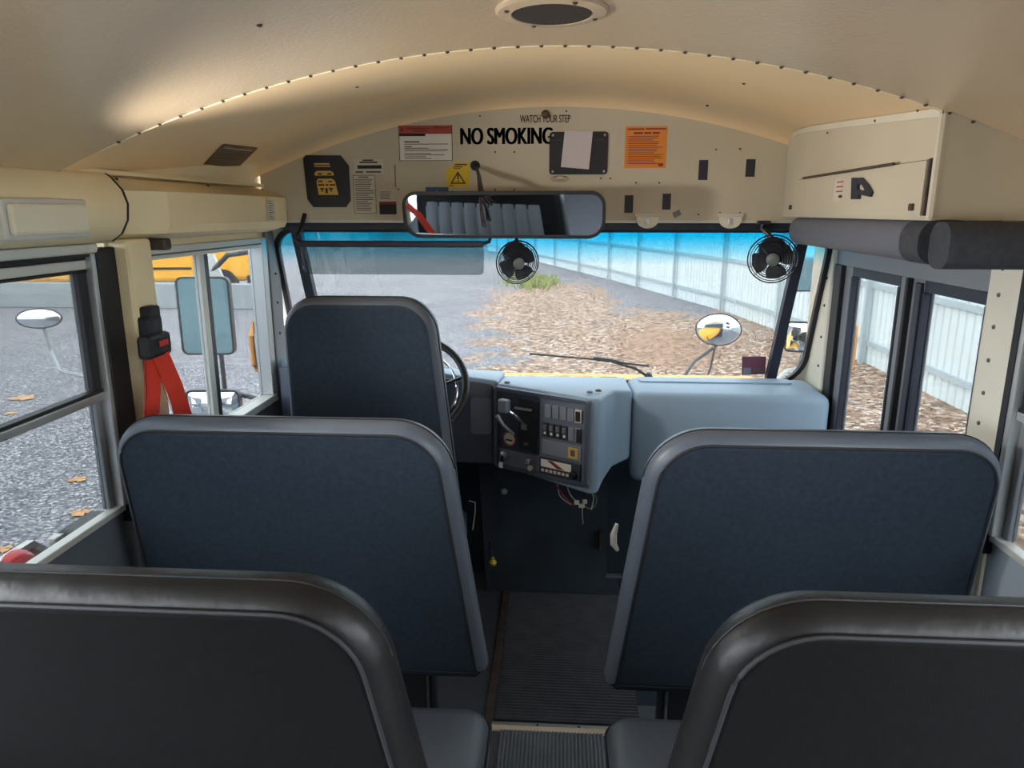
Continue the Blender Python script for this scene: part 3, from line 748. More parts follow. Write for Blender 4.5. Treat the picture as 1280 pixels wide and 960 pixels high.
# wires hanging under the console
def wires(name, label, cat, strands, extra=None):
    t_ = thing(name, label, cat, strands[0][0][0])
    for pts, r, m in strands:
        q = MB()
        P = [Vector(p) for p in pts]; fine = []
        for i in range(len(P)-1):
            a = P[max(i-1, 0)]; b0 = P[i]; c0 = P[i+1]; d0 = P[min(i+2, len(P)-1)]
            for k in range(6):
                t = k/6; fine.append(.5*((2*b0)+(-a+c0)*t+(2*a-5*b0+4*c0-d0)*t*t+(-a+3*b0-3*c0+d0)*t**3))
        fine.append(P[-1]); q.tube(fine, r, 6); link('wire', q, m, t_, smooth=True)
    return t_
Y0 = 2.68
def wp_(px, py, y=Y0): return tuple(ray_at(px, py, 'Y', y))
hw = wires('hanging_wires', 'red and pale loose wires with white plug hanging under the console', 'wires', [
    ([wp_(694, 604), wp_(703, 618), wp_(712, 628), wp_(720, 631)], .003, M['wire_red']),
    ([wp_(697, 603), wp_(700, 620), wp_(714, 631)], .0018, M['wire_white']),
    ([wp_(708, 606), wp_(714, 620), wp_(724, 630)], .0018, M['wire_white']),
    ([wp_(737, 612), wp_(742, 622), wp_(739, 637)], .002, M['wire_white']),
    ([wp_(740, 610), wp_(746, 626), wp_(739, 636), wp_(728, 631)], .002, M['wire_green']),
    ([wp_(728, 634), wp_(728, 645), wp_(729, 655)], .0015, M['wire_white'])])
for (px, py, dx) in ((721, 628, .010), (727, 632, .012), (731, 627, .009)):
    p = Vector(wp_(px, py)); q = MB(); q.box(p.x-dx, p.x+dx, p.y-.008, p.y+.008, p.z-.007, p.z+.007, .002); link('plug', q, M['wire_white'], hw)

# engine cover under the console
ec = MB(); ec.prism(round_poly([(-.31, 0), (.235, 0), (.235, .60), (-.36, .66)], (.01, .02, .06, .06), 5), lambda p: (p[0], 2.99+.12*(p[1]/.66), p[1]), lambda p: (p[0], 3.17, p[1]))
eo = tag(link('engine_cover', ec, M['engine'], None, smooth=True, angle=35), 'black engine cover box between driver footwell and step, under the console', 'engine cover')
q = MB(); q.lathe([(.016, 0), (.012, .008), (.004, .012)], (-.235, 3.072, .46), (0, -1, 0), 12); link('latch', q, M['alu'], eo)
q = MB(); q.box(.20, .215, 3.0, 3.05, .22, .30); link('rusty_bracket', q, M['rust'], eo)

# steering wheel
sc_ = Vector((-.575, 2.64, 1.045)); ax = Vector((0, -.72, .69)).normalized(); ux = Vector((1, 0, 0)); vx = ax.cross(ux).normalized()
sw_ = thing('steering_wheel', "black steering wheel half hidden behind the driver's seat", 'steering wheel', sc_ - Vector((0, 0, .3)))
q = MB(); q.tube([sc_+ux*(.228*math.cos(a))+vx*(.228*math.sin(a)) for a in [2*PI*i/48 for i in range(48)]], .0145, 10, True); link('rim', q, M['black_metal'], sw_, smooth=True)
for a in (.25, PI-.25, -PI/2):
    q = MB(); d = ux*math.cos(a)+vx*math.sin(a); q.tube([sc_-ax*.04+d*.04, sc_-ax*.03+d*.13, sc_+d*.224], [.02, .014, .011], 8, flat=.007); link('spoke', q, M['black_metal'], sw_, smooth=True)
q = MB(); q.lathe([(.02, -.10), (.06, -.07), (.065, -.035), (.05, -.02), (.02, -.018)], sc_, ax, 20); link('hub', q, M['recess'], sw_, smooth=True)
q = MB(); q.tube([sc_-ax*.09, sc_-ax*.20], .03, 12); link('column', q, M['black'], sw_, smooth=True)
q = MB(); q.tube([sc_+ux*(.19*math.cos(a))+vx*(.19*math.sin(a))-ax*.03 for a in [-.9+1.9*i/16 for i in range(17)]], .005, 6); link('horn_ring', q, M['chrome'], sw_, smooth=True)

# ------------------------------------------------------------------ floor coverings
fm = MB(); rows = []; y = 2.125; i = 0
while y < 2.985:
    z = .0115 if i % 4 < 2 else .0045
    rows.append([(-.20, y, z), (.298, y, z)]); y += .004; i += 1
fm.grid(rows); fm.box(-.2, .298, 2.125, y-.004, 0.0008, .004)
tag(link('ribbed_mat', fm, M['mat'], None), 'dark rubber floor mat with crosswise ribs in front of the metal strip', 'floor mat')
am = MB(); rows = []; x = -.172; i = 0; cols = []
while x < .170:
    cols.append((x, .010 if i % 4 < 2 else .0045)); x += .0031; i += 1
am.grid([[(x, y, z) for x, z in cols] for y in (-2.5, 0, 1.0, 2.078)]); am.box(-.172, cols[-1][0], -2.5, 2.078, .0008, .004)
tag(link('aisle_runner', am, M['mat_pale'], None), 'grey aisle runner with lengthwise ribs between the seats', 'floor mat')
sp_ = MB(); sp_.prism([(0, 0), (.046, 0), (.043, .005), (.03, .013), (.016, .013), (.003, .005)], lambda p: (-.205, 2.078+p[0], p[1]), lambda p: (.205, 2.078+p[0], p[1]))
tso = tag(link('threshold_strip', sp_, M['alu'], None), 'scuffed silver metal strip across the aisle where two mats meet', 'threshold strip')
for x in (-.05, .09):
    q = MB(); q.lathe([(.005, 0), (.003, .002)], (x, 2.10, .0128), n=8); link('screw', q, M['ink'], tso)
rt_ = MB(); rt_.box(-.232, -.203, 2.08, 3.10, 0, .011, .002); tag(link('edge_trim', rt_, M['rust'], None), 'rusty brown metal edging along the mat beside the driver', 'edging')
yk = MB(); p = ray_at(616, 703, 'Y', 2.98); yk.lathe([(.002, -.012), (.016, -.01), (.018, .0), (.012, .01), (.007, .014), (.008, .024), (.002, .028)], (p.x, p.y, p.z), n=12)
tag(link('plug_cap', yk, M['gold_knob'], None, smooth=True), 'small yellow plastic cap low beside the engine cover', 'cap')
q = MB(); p0 = Vector((p.x-.02, 3.02, p.z+.08)); q.tube([(p.x-.012, 3.0, p.z+.1), (p.x-.01, 2.99, p.z+.05), (p.x, 2.98, p.z+.012)], .006, 6); tag(link('floor_hose', q, M['black'], None), 'short dark hose rising from the yellow cap', 'hose')
q = MB(); q.tube([ray_at(586, 626, 'Y', 2.7), ray_at(594, 628, 'Y', 2.7), ray_at(594, 640, 'Y', 2.7), ray_at(591, 662, 'Y', 2.7)], .0022, 6)
tag(link('cable', q, M['wire_white'], None), "thin white cable loop beside the driver's seat base", 'cable')
q = MB(); hp_ = [ray_at(771, 655, 'Y', 2.2), ray_at(767, 668, 'Y', 2.2), ray_at(767, 680, 'Y', 2.2), ray_at(772, 688, 'Y', 2.2)]
q.tube(hp_, [.006, .011, .011, .006], 8); tag(link('assist_rail', q, M['wire_white'], None, smooth=True), 'white handle peeking past the aisle edge of the right barrier', 'handle')

# ------------------------------------------------------------------ overhead boxes
# right: electrical cabinet above the entrance door
oc = thing('overhead_cabinet', 'beige overhead cabinet above the entrance door with hinged flap', 'cabinet', (.95, 2.27, 1.68))
def cx_(y): return .80+(y-1.65)*(.05/1.25)
cm = MB(); N = 12; pts0 = []
def cab_sec(y):
    xs_ = [cx_(y)+(R-cx_(y))*i/8 for i in range(9)]
    top = [(x, cap_z(x, y)+.004) for x in xs_]
    return [(xs_[0], 1.682), *top, (R, 1.682)]
secs = [[(p[0], y, p[1]) for p in cab_sec(y)] for y in (1.652, 1.9, 2.3, 2.6, 2.76, 2.83, 2.865, 2.895)]
vs = [[cm.bm.verts.new(p) for p in s] for s in secs]
for a, b_ in zip(vs, vs[1:]):
    for i in range(len(a)): cm.bm.faces.new((a[i], a[(i+1) % len(a)], b_[(i+1) % len(a)], b_[i]))
cm.bm.faces.new(vs[0]); cm.bm.faces.new(vs[-1][::-1])
link('body', cm, M['bulkhead'], oc)
er = MB(); er.tube([(cx_(1.655)-.002, 1.652, 1.684), (cx_(1.655)-.002, 1.652, 1.90)], .009, 8); link('corner_bead', er, M['bulkhead'], oc, smooth=True)
tb = MB()
for dx in (-.004, .003): tb.grid([[(cx_(y)+dx, y, cap_z(cx_(y), y)-dz) for y in (1.655, 1.9, 2.3, 2.6, 2.75, 2.83)] for dz in (.018, .001)])
tb.grid([[(cx_(y)+dx, y, cap_z(cx_(y), y)-.018) for y in (1.655, 1.9, 2.3, 2.6, 2.75, 2.83)] for dx in (-.004, .003)])
link('top_flange', tb, M['post_white'], oc)
def fpt(px, py, d=0):
    y = 2.0
    for _ in range(8): p = ray_at(px, py, 'X', cx_(y)); y = p.y
    return Vector((p.x-d, p.y, p.z))
A, B, C_, D = fpt(1000, 222), fpt(1166, 206), fpt(1161, 274), fpt(992, 266)
B.z = A.z = (A.z+B.z)/2; C_.z = D.z = 1.692; D.y = A.y; C_.y = B.y
fp = MB(); fp.prism([(0, 0), (1, 0), (1, 1), (0, 1)], lambda p: (cx_(A.y+(B.y-A.y)*p[0])-.014, A.y+(B.y-A.y)*p[0], D.z+(A.z-D.z)*p[1]), lambda p: (cx_(A.y+(B.y-A.y)*p[0])+.002, A.y+(B.y-A.y)*p[0], D.z+(A.z-D.z)*p[1]))
flap = link('flap_door', fp, M['bulkhead'], oc)
hg = MB(); hg.tube([(cx_(A.y-.1)-.016, A.y-.1, A.z+.003), (cx_(B.y+.17)-.016, B.y+.17, A.z+.003)], .004, 8); link('hinge', hg, M['rust'], flap)
fg = MB(); fg.prism([(0, 0), (1, 0), (1, 1), (0, 1)], lambda p: (cx_(A.y+(B.y-A.y)*p[0])-.0025, A.y+(B.y-A.y)*p[0], A.z-.001+.004*p[1]), lambda p: (cx_(A.y+(B.y-A.y)*p[0])+.001, A.y+(B.y-A.y)*p[0], A.z-.001+.004*p[1])); link('flap_gap', fg, M['rust'], oc)
gp_ = MB(); gp_.box(cx_(B.y)-.010, cx_(B.y)+.002, B.y-.009, B.y-.002, D.z, A.z+.004); link('edge_gap', gp_, M['rust'], oc)
for (px, py) in ((1149, 259), (994, 259)):
    p = fpt(px, py); q = MB(); q.box(cx_(p.y)-.022, cx_(p.y)-.013, p.y-.008, p.y+.008, p.z-.008, p.z+.008, .003); link('latch', q, M['rust'], flap)
for (px, py) in ((1036, 166), (1096, 151), (1150, 138)):
    p = fpt(px, py); q = MB(); q.lathe([(.004, 0), (.001, .004)], (cx_(p.y)-.004, p.y, p.z), (-1, 0, 0), 6); link('screw', q, M['rust'], oc)
q = MB(); p = [fpt(1180, 130, .004), fpt(1178, 140, .004), fpt(1179, 150, .004), fpt(1176, 164, .004)]; q.tube([(cx_(v.y)-.003, v.y, v.z) for v in p], .0015, 5); link('paint_drip', q, M['brown_print'], oc)
# small notice and black strap loop on the flap
p0, p1 = fpt(1051, 223), fpt(1073, 251)
ns = MB(); ns.prism([(0, 0), (1, 0), (1, 1), (0, 1)], lambda p: (cx_(p0.y)-.016, p0.y+(p1.y-p0.y)*p[0], p1.z+(p0.z-p1.z)*p[1]), lambda p: (cx_(p0.y)-.0145, p0.y+(p1.y-p0.y)*p[0], p1.z+(p0.z-p1.z)*p[1]))
nso = tag(link('notice', ns, M['offwhite'], None), 'small pinkish paper notice with black bar on the cabinet flap', 'sticker')
for k in range(4):
    q = MB(); zz = p0.z-(k+.8)/5*(p0.z-p1.z); hgt = .003 if k < 3 else .006
    q.box(cx_(p0.y)-.0168, cx_(p0.y)-.016, p0.y+(p1.y-p0.y)*(.88 if k < 3 else .7), p0.y+(p1.y-p0.y)*(.12 if k < 3 else .25), zz-hgt, zz+hgt*.3); link('printed_line', q, M['red_print'] if k < 3 else M['ink'], nso)
PO = [(1075, 222), (1087, 222), (1095, 231), (1100, 240), (1098, 246), (1084, 243), (1083, 249), (1074, 249)]
PI_ = [(1083, 230), (1088, 231), (1092, 237), (1090, 238), (1085, 238), (1083, 237), (1082, 236), (1082, 233)]
def qv(pp, d):
    v = fpt(*pp); return Vector((cx_(v.y)-.015-d, v.y, v.z))
ph = MB(); ph.ring(PO, PI_, lambda p: qv(p, .0), lambda p: qv(p, .008))
tag(link('pull_strap', ph, M['navy'], None), 'black P-shaped pull on the cabinet flap beside the notice', 'handle')
# padded rolls under the cabinet
r1 = MB(); prof_ = rrect(-.055, .055, 1.588, 1.683, .04, 6)
r1.prism(prof_, lambda p: (cx_(1.66)+.035+p[0], 1.66, p[1]), lambda p: (cx_(2.70)+.035+p[0], 2.70, p[1]))
pr = tag(link('header_pad', r1, M['padding'], None, smooth=True, angle=50), 'long grey foam head pad along the bottom of the cabinet', 'pad')
q = MB(); q.prism(rrect(-.0565, .0565, 1.5865, 1.684, .041, 6), lambda p: (cx_(1.66)+.035+p[0], 1.652, p[1]), lambda p: (cx_(1.7)+.035+p[0], 1.745, p[1])); link('end_cover', q, M['padding_dark'], pr, smooth=True, angle=50)
r2 = MB(); r2.prism(rrect(1.575, 1.66, 1.582, 1.680, .035, 6), lambda p: (.80, p[0]-.015, p[1]), lambda p: (.985, p[0]-.015, p[1]))
tag(link('header_pad', r2, M['padding_dark'], None, smooth=True, angle=50), 'short dark fuzzy head pad across the rear of the cabinet', 'pad')

# left: driver's overhead box
ob = thing('overhead_box', "long beige overhead box above the driver's window", 'overhead box', (-1.15, 2.37, 1.62))
b = MB()
def obp(y, d): return [(L, 1.79), (L+.03, 1.788), (L+d, 1.755), (L+d, 1.665), (L+d-.012, 1.642), (L+.02, 1.622), (L, 1.622)]
vs = [[b.bm.verts.new((p[0], y, p[1])) for p in obp(y, d)] for y, d in ((1.852, .04), (1.99, .115), (2.80, .125), (2.895, .11))]
for a, c_ in zip(vs, vs[1:]):
    for i in range(7): b.bm.faces.new((a[i], a[(i+1) % 7], c_[(i+1) % 7], c_[i]))
b.bm.faces.new(vs[0]); b.bm.faces.new(vs[-1][::-1]); link('body', b, M['beige_wall'], ob, smooth=True, angle=25)
gp_ = MB(); gp_.prism([(p[0]+.002, p[1]) for p in header_profile(1, L)], lambda p: (p[0], 1.845, p[1]), lambda p: (p[0], 1.852, p[1])); link('end_joint', gp_, M['black'], ob)
bb = MB(); bb.box(L+.03, L+.10, 1.985, 2.02, 1.595, 1.628, .008); link('end_bracket', bb, M['rust'], ob)
for px in (148, 262, 330):
    p = ray_at(px, 222+(px-125)*.09, 'X', L+.05); q = MB(); q.lathe([(.005, 0), (.002, .004)], (L+.045, p.y, 1.783), (.5, 0, .8), 8); link('screw', q, M['rust'], ob)
# ruler-like strip label on the box end
p0 = ray_at(333, 250, 'X', L+.126); p1 = ray_at(345, 286, 'X', L+.126)
q = MB(); q.box(L+.1255, L+.127, p0.y, p1.y, 1.668, 1.748); sl_ = tag(link('strip_label', q, M['offwhite'], None), 'narrow white label with small print at the front end of the overhead box', 'sticker')
for k in range(9):
    q = MB(); zz = 1.74-k*.008; q.box(L+.127, L+.1275, p0.y+.012, p0.y+.012+(p1.y-p0.y)*(.35+.3*((k*7) % 3)/2), zz-.0025, zz); link('printed_line', q, M['ink_soft'], sl_)
# passenger-header dome lamp, unlit itself; the area light is added fill
def dome(name, label, xw, sg, yc, power):
    dl = thing(name, label, 'light', (xw+sg*.085, yc, 1.64))
    def bxx(n, d0, d1, hy, z0, z1, m, bev):
        q = MB(); xa, xb = xw+sg*d0, xw+sg*d1; q.box(min(xa, xb), max(xa, xb), yc-hy, yc+hy, z0, z1, bev); return link(n, q, m, dl)
    bxx('bezel', .075, .095, .134, 1.642, 1.728, M['alu_pale'], .004)
    bxx('lens', .09, .105, .122, 1.652, 1.718, M['clear_plastic'], .008)
    ld = bpy.data.lights.new('fill_light', 'AREA'); ld.shape = 'RECTANGLE'; ld.size = .06; ld.size_y = .22; ld.energy = power; ld.color = (1, .95, .88); ld.spread = math.radians(105)
    lo = bpy.data.objects.new('fill_light', ld); COL.objects.link(lo); lo.parent = dl
    lo.location = (sg*.026, 0, .045); lo.rotation_euler = (Matrix.Rotation(sg*.25, 4, 'Z') @ Matrix.Rotation(-sg*PI/2, 4, 'Y')).to_euler()
dome('dome_light', 'rectangular milky dome light on the beige header above left window', L, 1, 1.534, 6.5)

# ------------------------------------------------------------------ ceiling speaker opening and plate
p = ray_at(690, 13, 'Z', 2.043); sp0 = Vector((p.x, p.y, arch(p.x, 2.045)))
so = thing('ceiling_speaker', 'round metal ring around a dark hole in the ceiling', 'speaker', sp0-Vector((0, 0, .01)))
q = MB(); q.lathe([(.10, .002), (.10, -.004), (.095, -.008), (.072, -.010), (.068, -.004), (.068, .002)], sp0, (0, 0, 1), 32); link('ring', q, M['beige'], so, smooth=True, angle=30)
q = MB(); q.lathe([(.0685, -.0095), (.0685, .001)], sp0, (0, 0, 1), 32); link('opening', q, M['black'], so)
for a in (.4, 2.0, 3.5, 5.2):
    q = MB(); q.lathe([(.005, 0), (.003, .003)], sp0+Vector((.083*math.cos(a), .083*math.sin(a), -.009)), (0, 0, -1), 8); link('screw', q, M['rust'], so)
def cap_pt(px, py):
    for k in range(1700, 2800, 2):
        p = ray_at(px, py, 'Y', k/1000)
        if p.z >= cap_z(p.x, p.y): return Vector(p)
    return Vector(p)
Q = [cap_pt(*k) for k in ((280, 179), (322, 184), (297, 209), (255, 204))]
q = MB(); q.prism(list(range(4)), lambda i: Q[i]-Vector((0, 0, .002)), lambda i: Q[i]-Vector((-.0004, 0, .0038)))
cpl = tag(link('data_plate', q, M['brown_print'], None), 'brown printed plate on the curved ceiling above the overhead box', 'plate')
for k in range(7):
    f = (k+1)/8.; a = Q[0].lerp(Q[3], f).lerp(Q[1].lerp(Q[2], f), .08); c = Q[0].lerp(Q[3], f).lerp(Q[1].lerp(Q[2], f), .9-.1*(k % 3)); q = MB(); q.tube([a-Vector((0, 0, .0042)), c-Vector((0, 0, .0042))], .0014, 4); link('printed_line', q, M['offwhite'] if k == 0 else M['ink_soft'], cpl)

# ------------------------------------------------------------------ bulkhead signs (placed on the bulkhead plane)
def bk(px, py, y=BK): p = ray_at(px, py, 'Y', y); return p.x, p.z
def plate(name, label, cat, px0, py0, px1, py1, m, th=.0015, rad=0, poly=None, parent=None, y=BK, group=None):
    x0, z1 = bk(px0, py0); x1, z0 = bk(px1, py1)
    P = poly(x0, x1, z0, z1) if poly else (rrect(x0, x1, z0, z1, rad, 4) if rad else [(x0, z0), (x1, z0), (x1, z1), (x0, z1)])
    q = MB(); q.prism(P, lambda p: (p[0], y, p[1]), lambda p: (p[0], y-th, p[1])); o = link(name, q, m, parent)
    if not parent: tag(o, label, cat, group)
    o['_'] = 0; del o['_']
    return o, (x0, x1, z0, z1, y-th)
def bars(par, R_, rows, m, th=.0006, name='printed_line'):
    """rows: (s0, s1, t0, t1) in 0..1 of the plate, t downward"""
    x0, x1, z0, z1, y = R_
    for (s0, s1, t0, t1) in rows:
        q = MB(); q.box(x0+(x1-x0)*s0, x0+(x1-x0)*s1, y-th, y, z1-(z1-z0)*t1, z1-(z1-z0)*t0); link(name, q, m, par)
def line_rows(n, t0, t1, s0=.08, s1=.92, fill=.45, seed=1):
    rr = random.Random(seed); o = []
    for i in range(n):
        a = t0+(t1-t0)*i/n; o.append((s0, s1-rr.random()*.35*(s1-s0), a, a+(t1-t0)/n*fill))
    return o
# lettering
x0, z1 = bk(575, 160); x1, z0 = bk(691, 180)
tag(text_mesh('lettering', 'NO SMOKING', x0, x1, z0, z1, BK-.0004, M['ink'], None, .055), 'bold black NO SMOKING lettering on the bulkhead', 'lettering')
x0, z1 = bk(650, 144); x1, z0 = bk(713, 153)
tag(text_mesh('lettering', 'WATCH YOUR STEP', x0, x1, z0, z1, BK-.0004, M['ink'], None, .018), 'small black WATCH YOUR STEP lettering above the larger bulkhead lettering', 'lettering')
# black diagram pad
o, r_ = plate('diagram_panel', 'black panel with cut corners and golden bus lamp diagram on the bulkhead', 'panel', 379, 194, 439, 259, M['plate'], .006,
              poly=lambda a, b, c, d: [(a+.03, c), (b-.02, c), (b, c+.025), (b, d-.04), (b-.03, d-.002), (a+.012, d), (a, d-.012), (a+.008, c+.03)])
bars(o, r_, [(.24, .58, .155, .185), (.24, .60, .205, .225)], M['gold_print'], name='printed_line')
x0, x1, z0, z1, y = r_
def frac(P): return [(x0+(x1-x0)*s, z1-(z1-z0)*t) for s, t in P]
for nm, P in (('bus_roof', [(.24, .39), (.24, .34), (.29, .30), (.60, .30), (.66, .34), (.66, .39)]), ('bus_front', [(.27, .50), (.31, .45), (.62, .45), (.68, .50), (.74, .76), (.30, .76)])):
    q = MB(); q.prism(frac(P), lambda p: (p[0], y-.0008, p[1]), lambda p: (p[0], y, p[1])); link(nm, q, M['gold_print'], o)
bars(o, (x0, x1, z0, z1, y-.0008), [(.31, .40, .345, .375), (.52, .61, .345, .375), (.31, .41, .49, .515), (.53, .62, .49, .515), (.30, .44, .555, .585), (.47, .53, .555, .585), (.56, .68, .555, .585), (.34, .43, .63, .655), (.37, .40, .655, .70), (.53, .63, .63, .655), (.57, .60, .655, .70), (.46, .51, .63, .73)], M['ink'], name='lamp_mark')
# white labels
o, r_ = plate('label', 'small white label with a black bar at its centre beside the diagram panel', 'sticker', 442, 199, 480, 217, M['offwhite'])
bars(o, r_, [(.3, .65, .03, .12), (.2, .8, .17, .27), (.12, .93, .42, .66), (.05, .3, .84, .93), (.4, .9, .84, .93)], M['ink'])
o, r_ = plate('label', 'white label packed with lines of small text, below the small label', 'sticker', 441, 219, 471, 267, M['offwhite'])
bars(o, r_, [(0, .02, 0, 1), (.98, 1, 0, 1), (0, 1, 0, .012), (0, 1, .988, 1)], M['ink'], name='border')
bars(o, r_, [(.25, .7, .04, .07)]+line_rows(15, .11, .96, .08, .94, .4, 3), M['ink_soft'])
o, r_ = plate('label', 'white and black label with a red stripe next to the text label', 'sticker', 473, 237, 496, 268, M['offwhite'])
bars(o, r_, [(0.02, 1, .58, 1)], M['ink'], name='dark_field'); bars(o, r_, [(.02, 1, .48, .60)], M['maroon_print'], name='red_stripe'); bars(o, r_, line_rows(5, .08, .42, .08, .9, .4, 5), M['ink_soft'])
o, r_ = plate('warning_label', 'wide white label with orange-red heading and black bar', 'sticker', 498, 157, 566, 201, M['white'])
bars(o, r_, [(0, 1, 0, .225)], M['red_print'], name='heading'); bars(o, (r_[0], r_[1], r_[2], r_[3], r_[4]-.0006), [(.14, .58, .06, .12), (.26, .55, .14, .18), (.63, .95, .05, .09), (.03, .09, .05, .17)], M['maroon_print'])
bars(o, r_, [(0, .5, .235, .30), (0, 1, .225, .237), (0, .012, 0, 1), (.988, 1, 0, 1), (0, 1, .985, 1)], M['ink'], name='black_bar')
bars(o, r_, [(.1, .38, .44, .48), (.1, .92, .515, .535), (.1, .24, .58, .61), (.1, .55, .63, .65), (.1, .92, .67, .685), (.1, .9, .71, .725), (.1, .6, .78, .80), (.1, .85, .82, .84), (.1, .5, .87, .89), (.1, .6, .92, .94)], M['ink_soft'])
o, r_ = plate('label', 'faded blank beige film sticker under the wide white label', 'sticker', 493, 206, 535, 236, M['pale_clear'], .0008)
bars(o, r_, [(0, .03, .0, .95)], M['ink_soft'], name='curled_edge')
o, r_ = plate('caution_label', 'yellow caution label with exclamation mark in a triangle', 'sticker', 558, 203, 587, 234, M['yellow_print'], poly=lambda a, b, c, d: [(a, c), (b-.008, c), (b, c+.01), (b, d), (a+.035, d), (a+.02, d-.012), (a, d-.03)])
x0, x1, z0, z1, y = r_
tri = frac_ = [(x0+(x1-x0)*s, z1-(z1-z0)*t) for s, t in ((.16, .86), (.84, .86), (.5, .36))]
q = MB(); q.ring(tri, inset(tri, .0045), lambda p: (p[0], y-.0006, p[1]), lambda p: (p[0], y, p[1])); link('triangle', q, M['ink'], o)
bars(o, r_, [(.475, .53, .47, .68), (.475, .53, .73, .78), (.1, .3, .92, .95)], M['ink'], name='exclamation_mark'); bars(o, r_, [(.36, .9, .06, .12), (.3, .7, .16, .20), (.3, .62, .23, .26)], M['brown_print'])
o, r_ = plate('label', 'blue label with a pale half-ring mark behind the interior mirror', 'sticker', 532, 234, 561, 256, M['blue_print'])
x0, x1, z0, z1, y = r_; cxx, czz = (x0+x1)/2, z1-(z1-z0)*.55
q = MB(); q.tube([(cxx+.021*math.cos(a), y-.0006, czz+.021*math.sin(a)) for a in [PI*i/16 for i in range(17)]], .0016, 5); link('ring_mark', q, M['offwhite'], o)
q = MB(); q.box(cxx-.02, cxx+.02, y-.0006, y, czz-.002, czz); link('base_line', q, M['offwhite'], o)
# black plate and taped paper
o, r_ = plate('cover_plate', 'black rounded cover plate with a sheet of paper taped to it', 'plate', 687, 165, 759, 218, M['plate'], .005, .012)
for s, t in ((.06, .08), (.94, .08), (.06, .93), (.94, .93)):
    q = MB(); q.lathe([(.005, 0), (.003, .003)], (r_[0]+(r_[1]-r_[0])*s, r_[4], r_[3]-(r_[3]-r_[2])*t), (0, -1, 0), 10); link('screw', q, M['alu'], o)
bars(o, r_, [(.02, .2, .19, .197), (.76, .95, .19, .197)], M['ink_soft'], name='crease')
P4 = [bk(*k) for k in ((706, 163), (741, 164), (736, 212), (701, 209))]
q = MB(); rows = []
for i in range(7):
    f = i/6; a = Vector(P4[0]).lerp(Vector(P4[3]), f); b_ = Vector(P4[1]).lerp(Vector(P4[2]), f)
    rows.append([(a.x+(b_.x-a.x)*k/6, BK-.0075-.003*math.sin(PI*k/6)*f-.006*f*f, a.y+(b_.y-a.y)*k/6) for k in range(7)])
q.grid(rows); q.grid([[(v[0], v[1]+.0008, v[2]) for v in r] for r in rows])
tag(link('paper_sheet', q, M['paper'], None, smooth=True), 'creased pale lilac paper sheet taped over the black cover plate', 'paper')
o, r_ = plate('label', 'tiny grey scribbled oval label below the black cover plate', 'sticker', 688, 219, 712, 228, M['bulkhead'], .0006)
x0, x1, z0, z1, y = r_
for k in range(3):
    q = MB(); q.tube([((x0+x1)/2+(x1-x0)*(.46-.1*k)*math.cos(a), y-.0003, (z0+z1)/2+(z1-z0)*(.4-.08*k)*math.sin(a)+.002*k) for a in [2*PI*i/20 for i in range(20)]], .0008, 4, True); link('scribble', q, M['maroon_print'], o)
# orange sheet
o, r_ = plate('notice', 'orange notice sheet with a long printed list on the right of the bulkhead', 'sticker', 782, 158, 832, 210, M['orange_print'])
bars(o, r_, [(.05, .45, .05, .085), (.48, .97, .045, .08), (.2, .42, .14, .185), (.45, .62, .14, .185), (.65, .82, .14, .185)], M['maroon_print'])
bars(o, r_, line_rows(16, .23, .93, .08, .95, .38, 11)+[(.05, .065, .23+.0437*i, .245+.0437*i) for i in range(16)]+[(.82, .93, .90, .96)], M['maroon_print'])
# slots, knob, hole, clips, tag
for k, (a, b_, c, d, lab) in enumerate(((781, 244, 791, 266, 'dark vertical slot in the bulkhead, lowest and nearest the mirror'), (828.5, 242, 838, 262, 'dark vertical slot in the bulkhead above the small silver tag'),
                                        (874, 200, 884, 225, 'dark vertical slot in the bulkhead, larger of the upper two'), (933, 199, 943, 221, 'dark vertical slot in the bulkhead nearest the overhead cabinet'))):
    plate('slot', lab, 'slot', a, b_, c, d, M['navy'], .0012, group='bulkhead slots')
x, z = bk(682, 143); q = MB(); q.lathe([(.016, 0), (.016, .008), (.011, .014), (.004, .016)], (x, BK, z), (0, -1, 0), 16); tag(link('knob', q, M['brown_print'], None, smooth=True), 'dark round knob at the top centre of the bulkhead', 'knob')
x, z = bk(594, 207); q = MB(); q.lathe([(.019, 0), (.019, .004), (.013, .005), (.012, .001)], (x, BK, z), (0, -1, 0), 18); gro = tag(link('grommet', q, M['black'], None), 'black rubber grommet in the bulkhead that dark wires come out of', 'grommet')
def bw(px, py, y): return tuple(ray_at(px, py, 'Y', y))
wires('dangling_wires', 'dark bundle of loose wires hanging from the bulkhead hole past the mirror', 'wires', [
    ([bw(595, 207, 2.895), bw(598, 216, 2.80), bw(600, 240, 2.60), bw(602, 262, 2.53), bw(607, 284, 2.53)], .005, M['wire_dark']),
    ([bw(594, 207, 2.895), bw(597, 218, 2.80), bw(599, 243, 2.60), bw(601, 262, 2.53), bw(603, 283, 2.53)], .0035, M['black']),
    ([bw(596, 208, 2.895), bw(600, 220, 2.80), bw(604, 242, 2.59), bw(611, 252, 2.53), bw(615, 257, 2.53)], .0035, M['wire_dark']),
    ([bw(597, 208, 2.895), bw(600, 222, 2.80), bw(606, 243, 2.59), bw(613, 249, 2.53), bw(619, 253, 2.53)], .003, M['black'])])
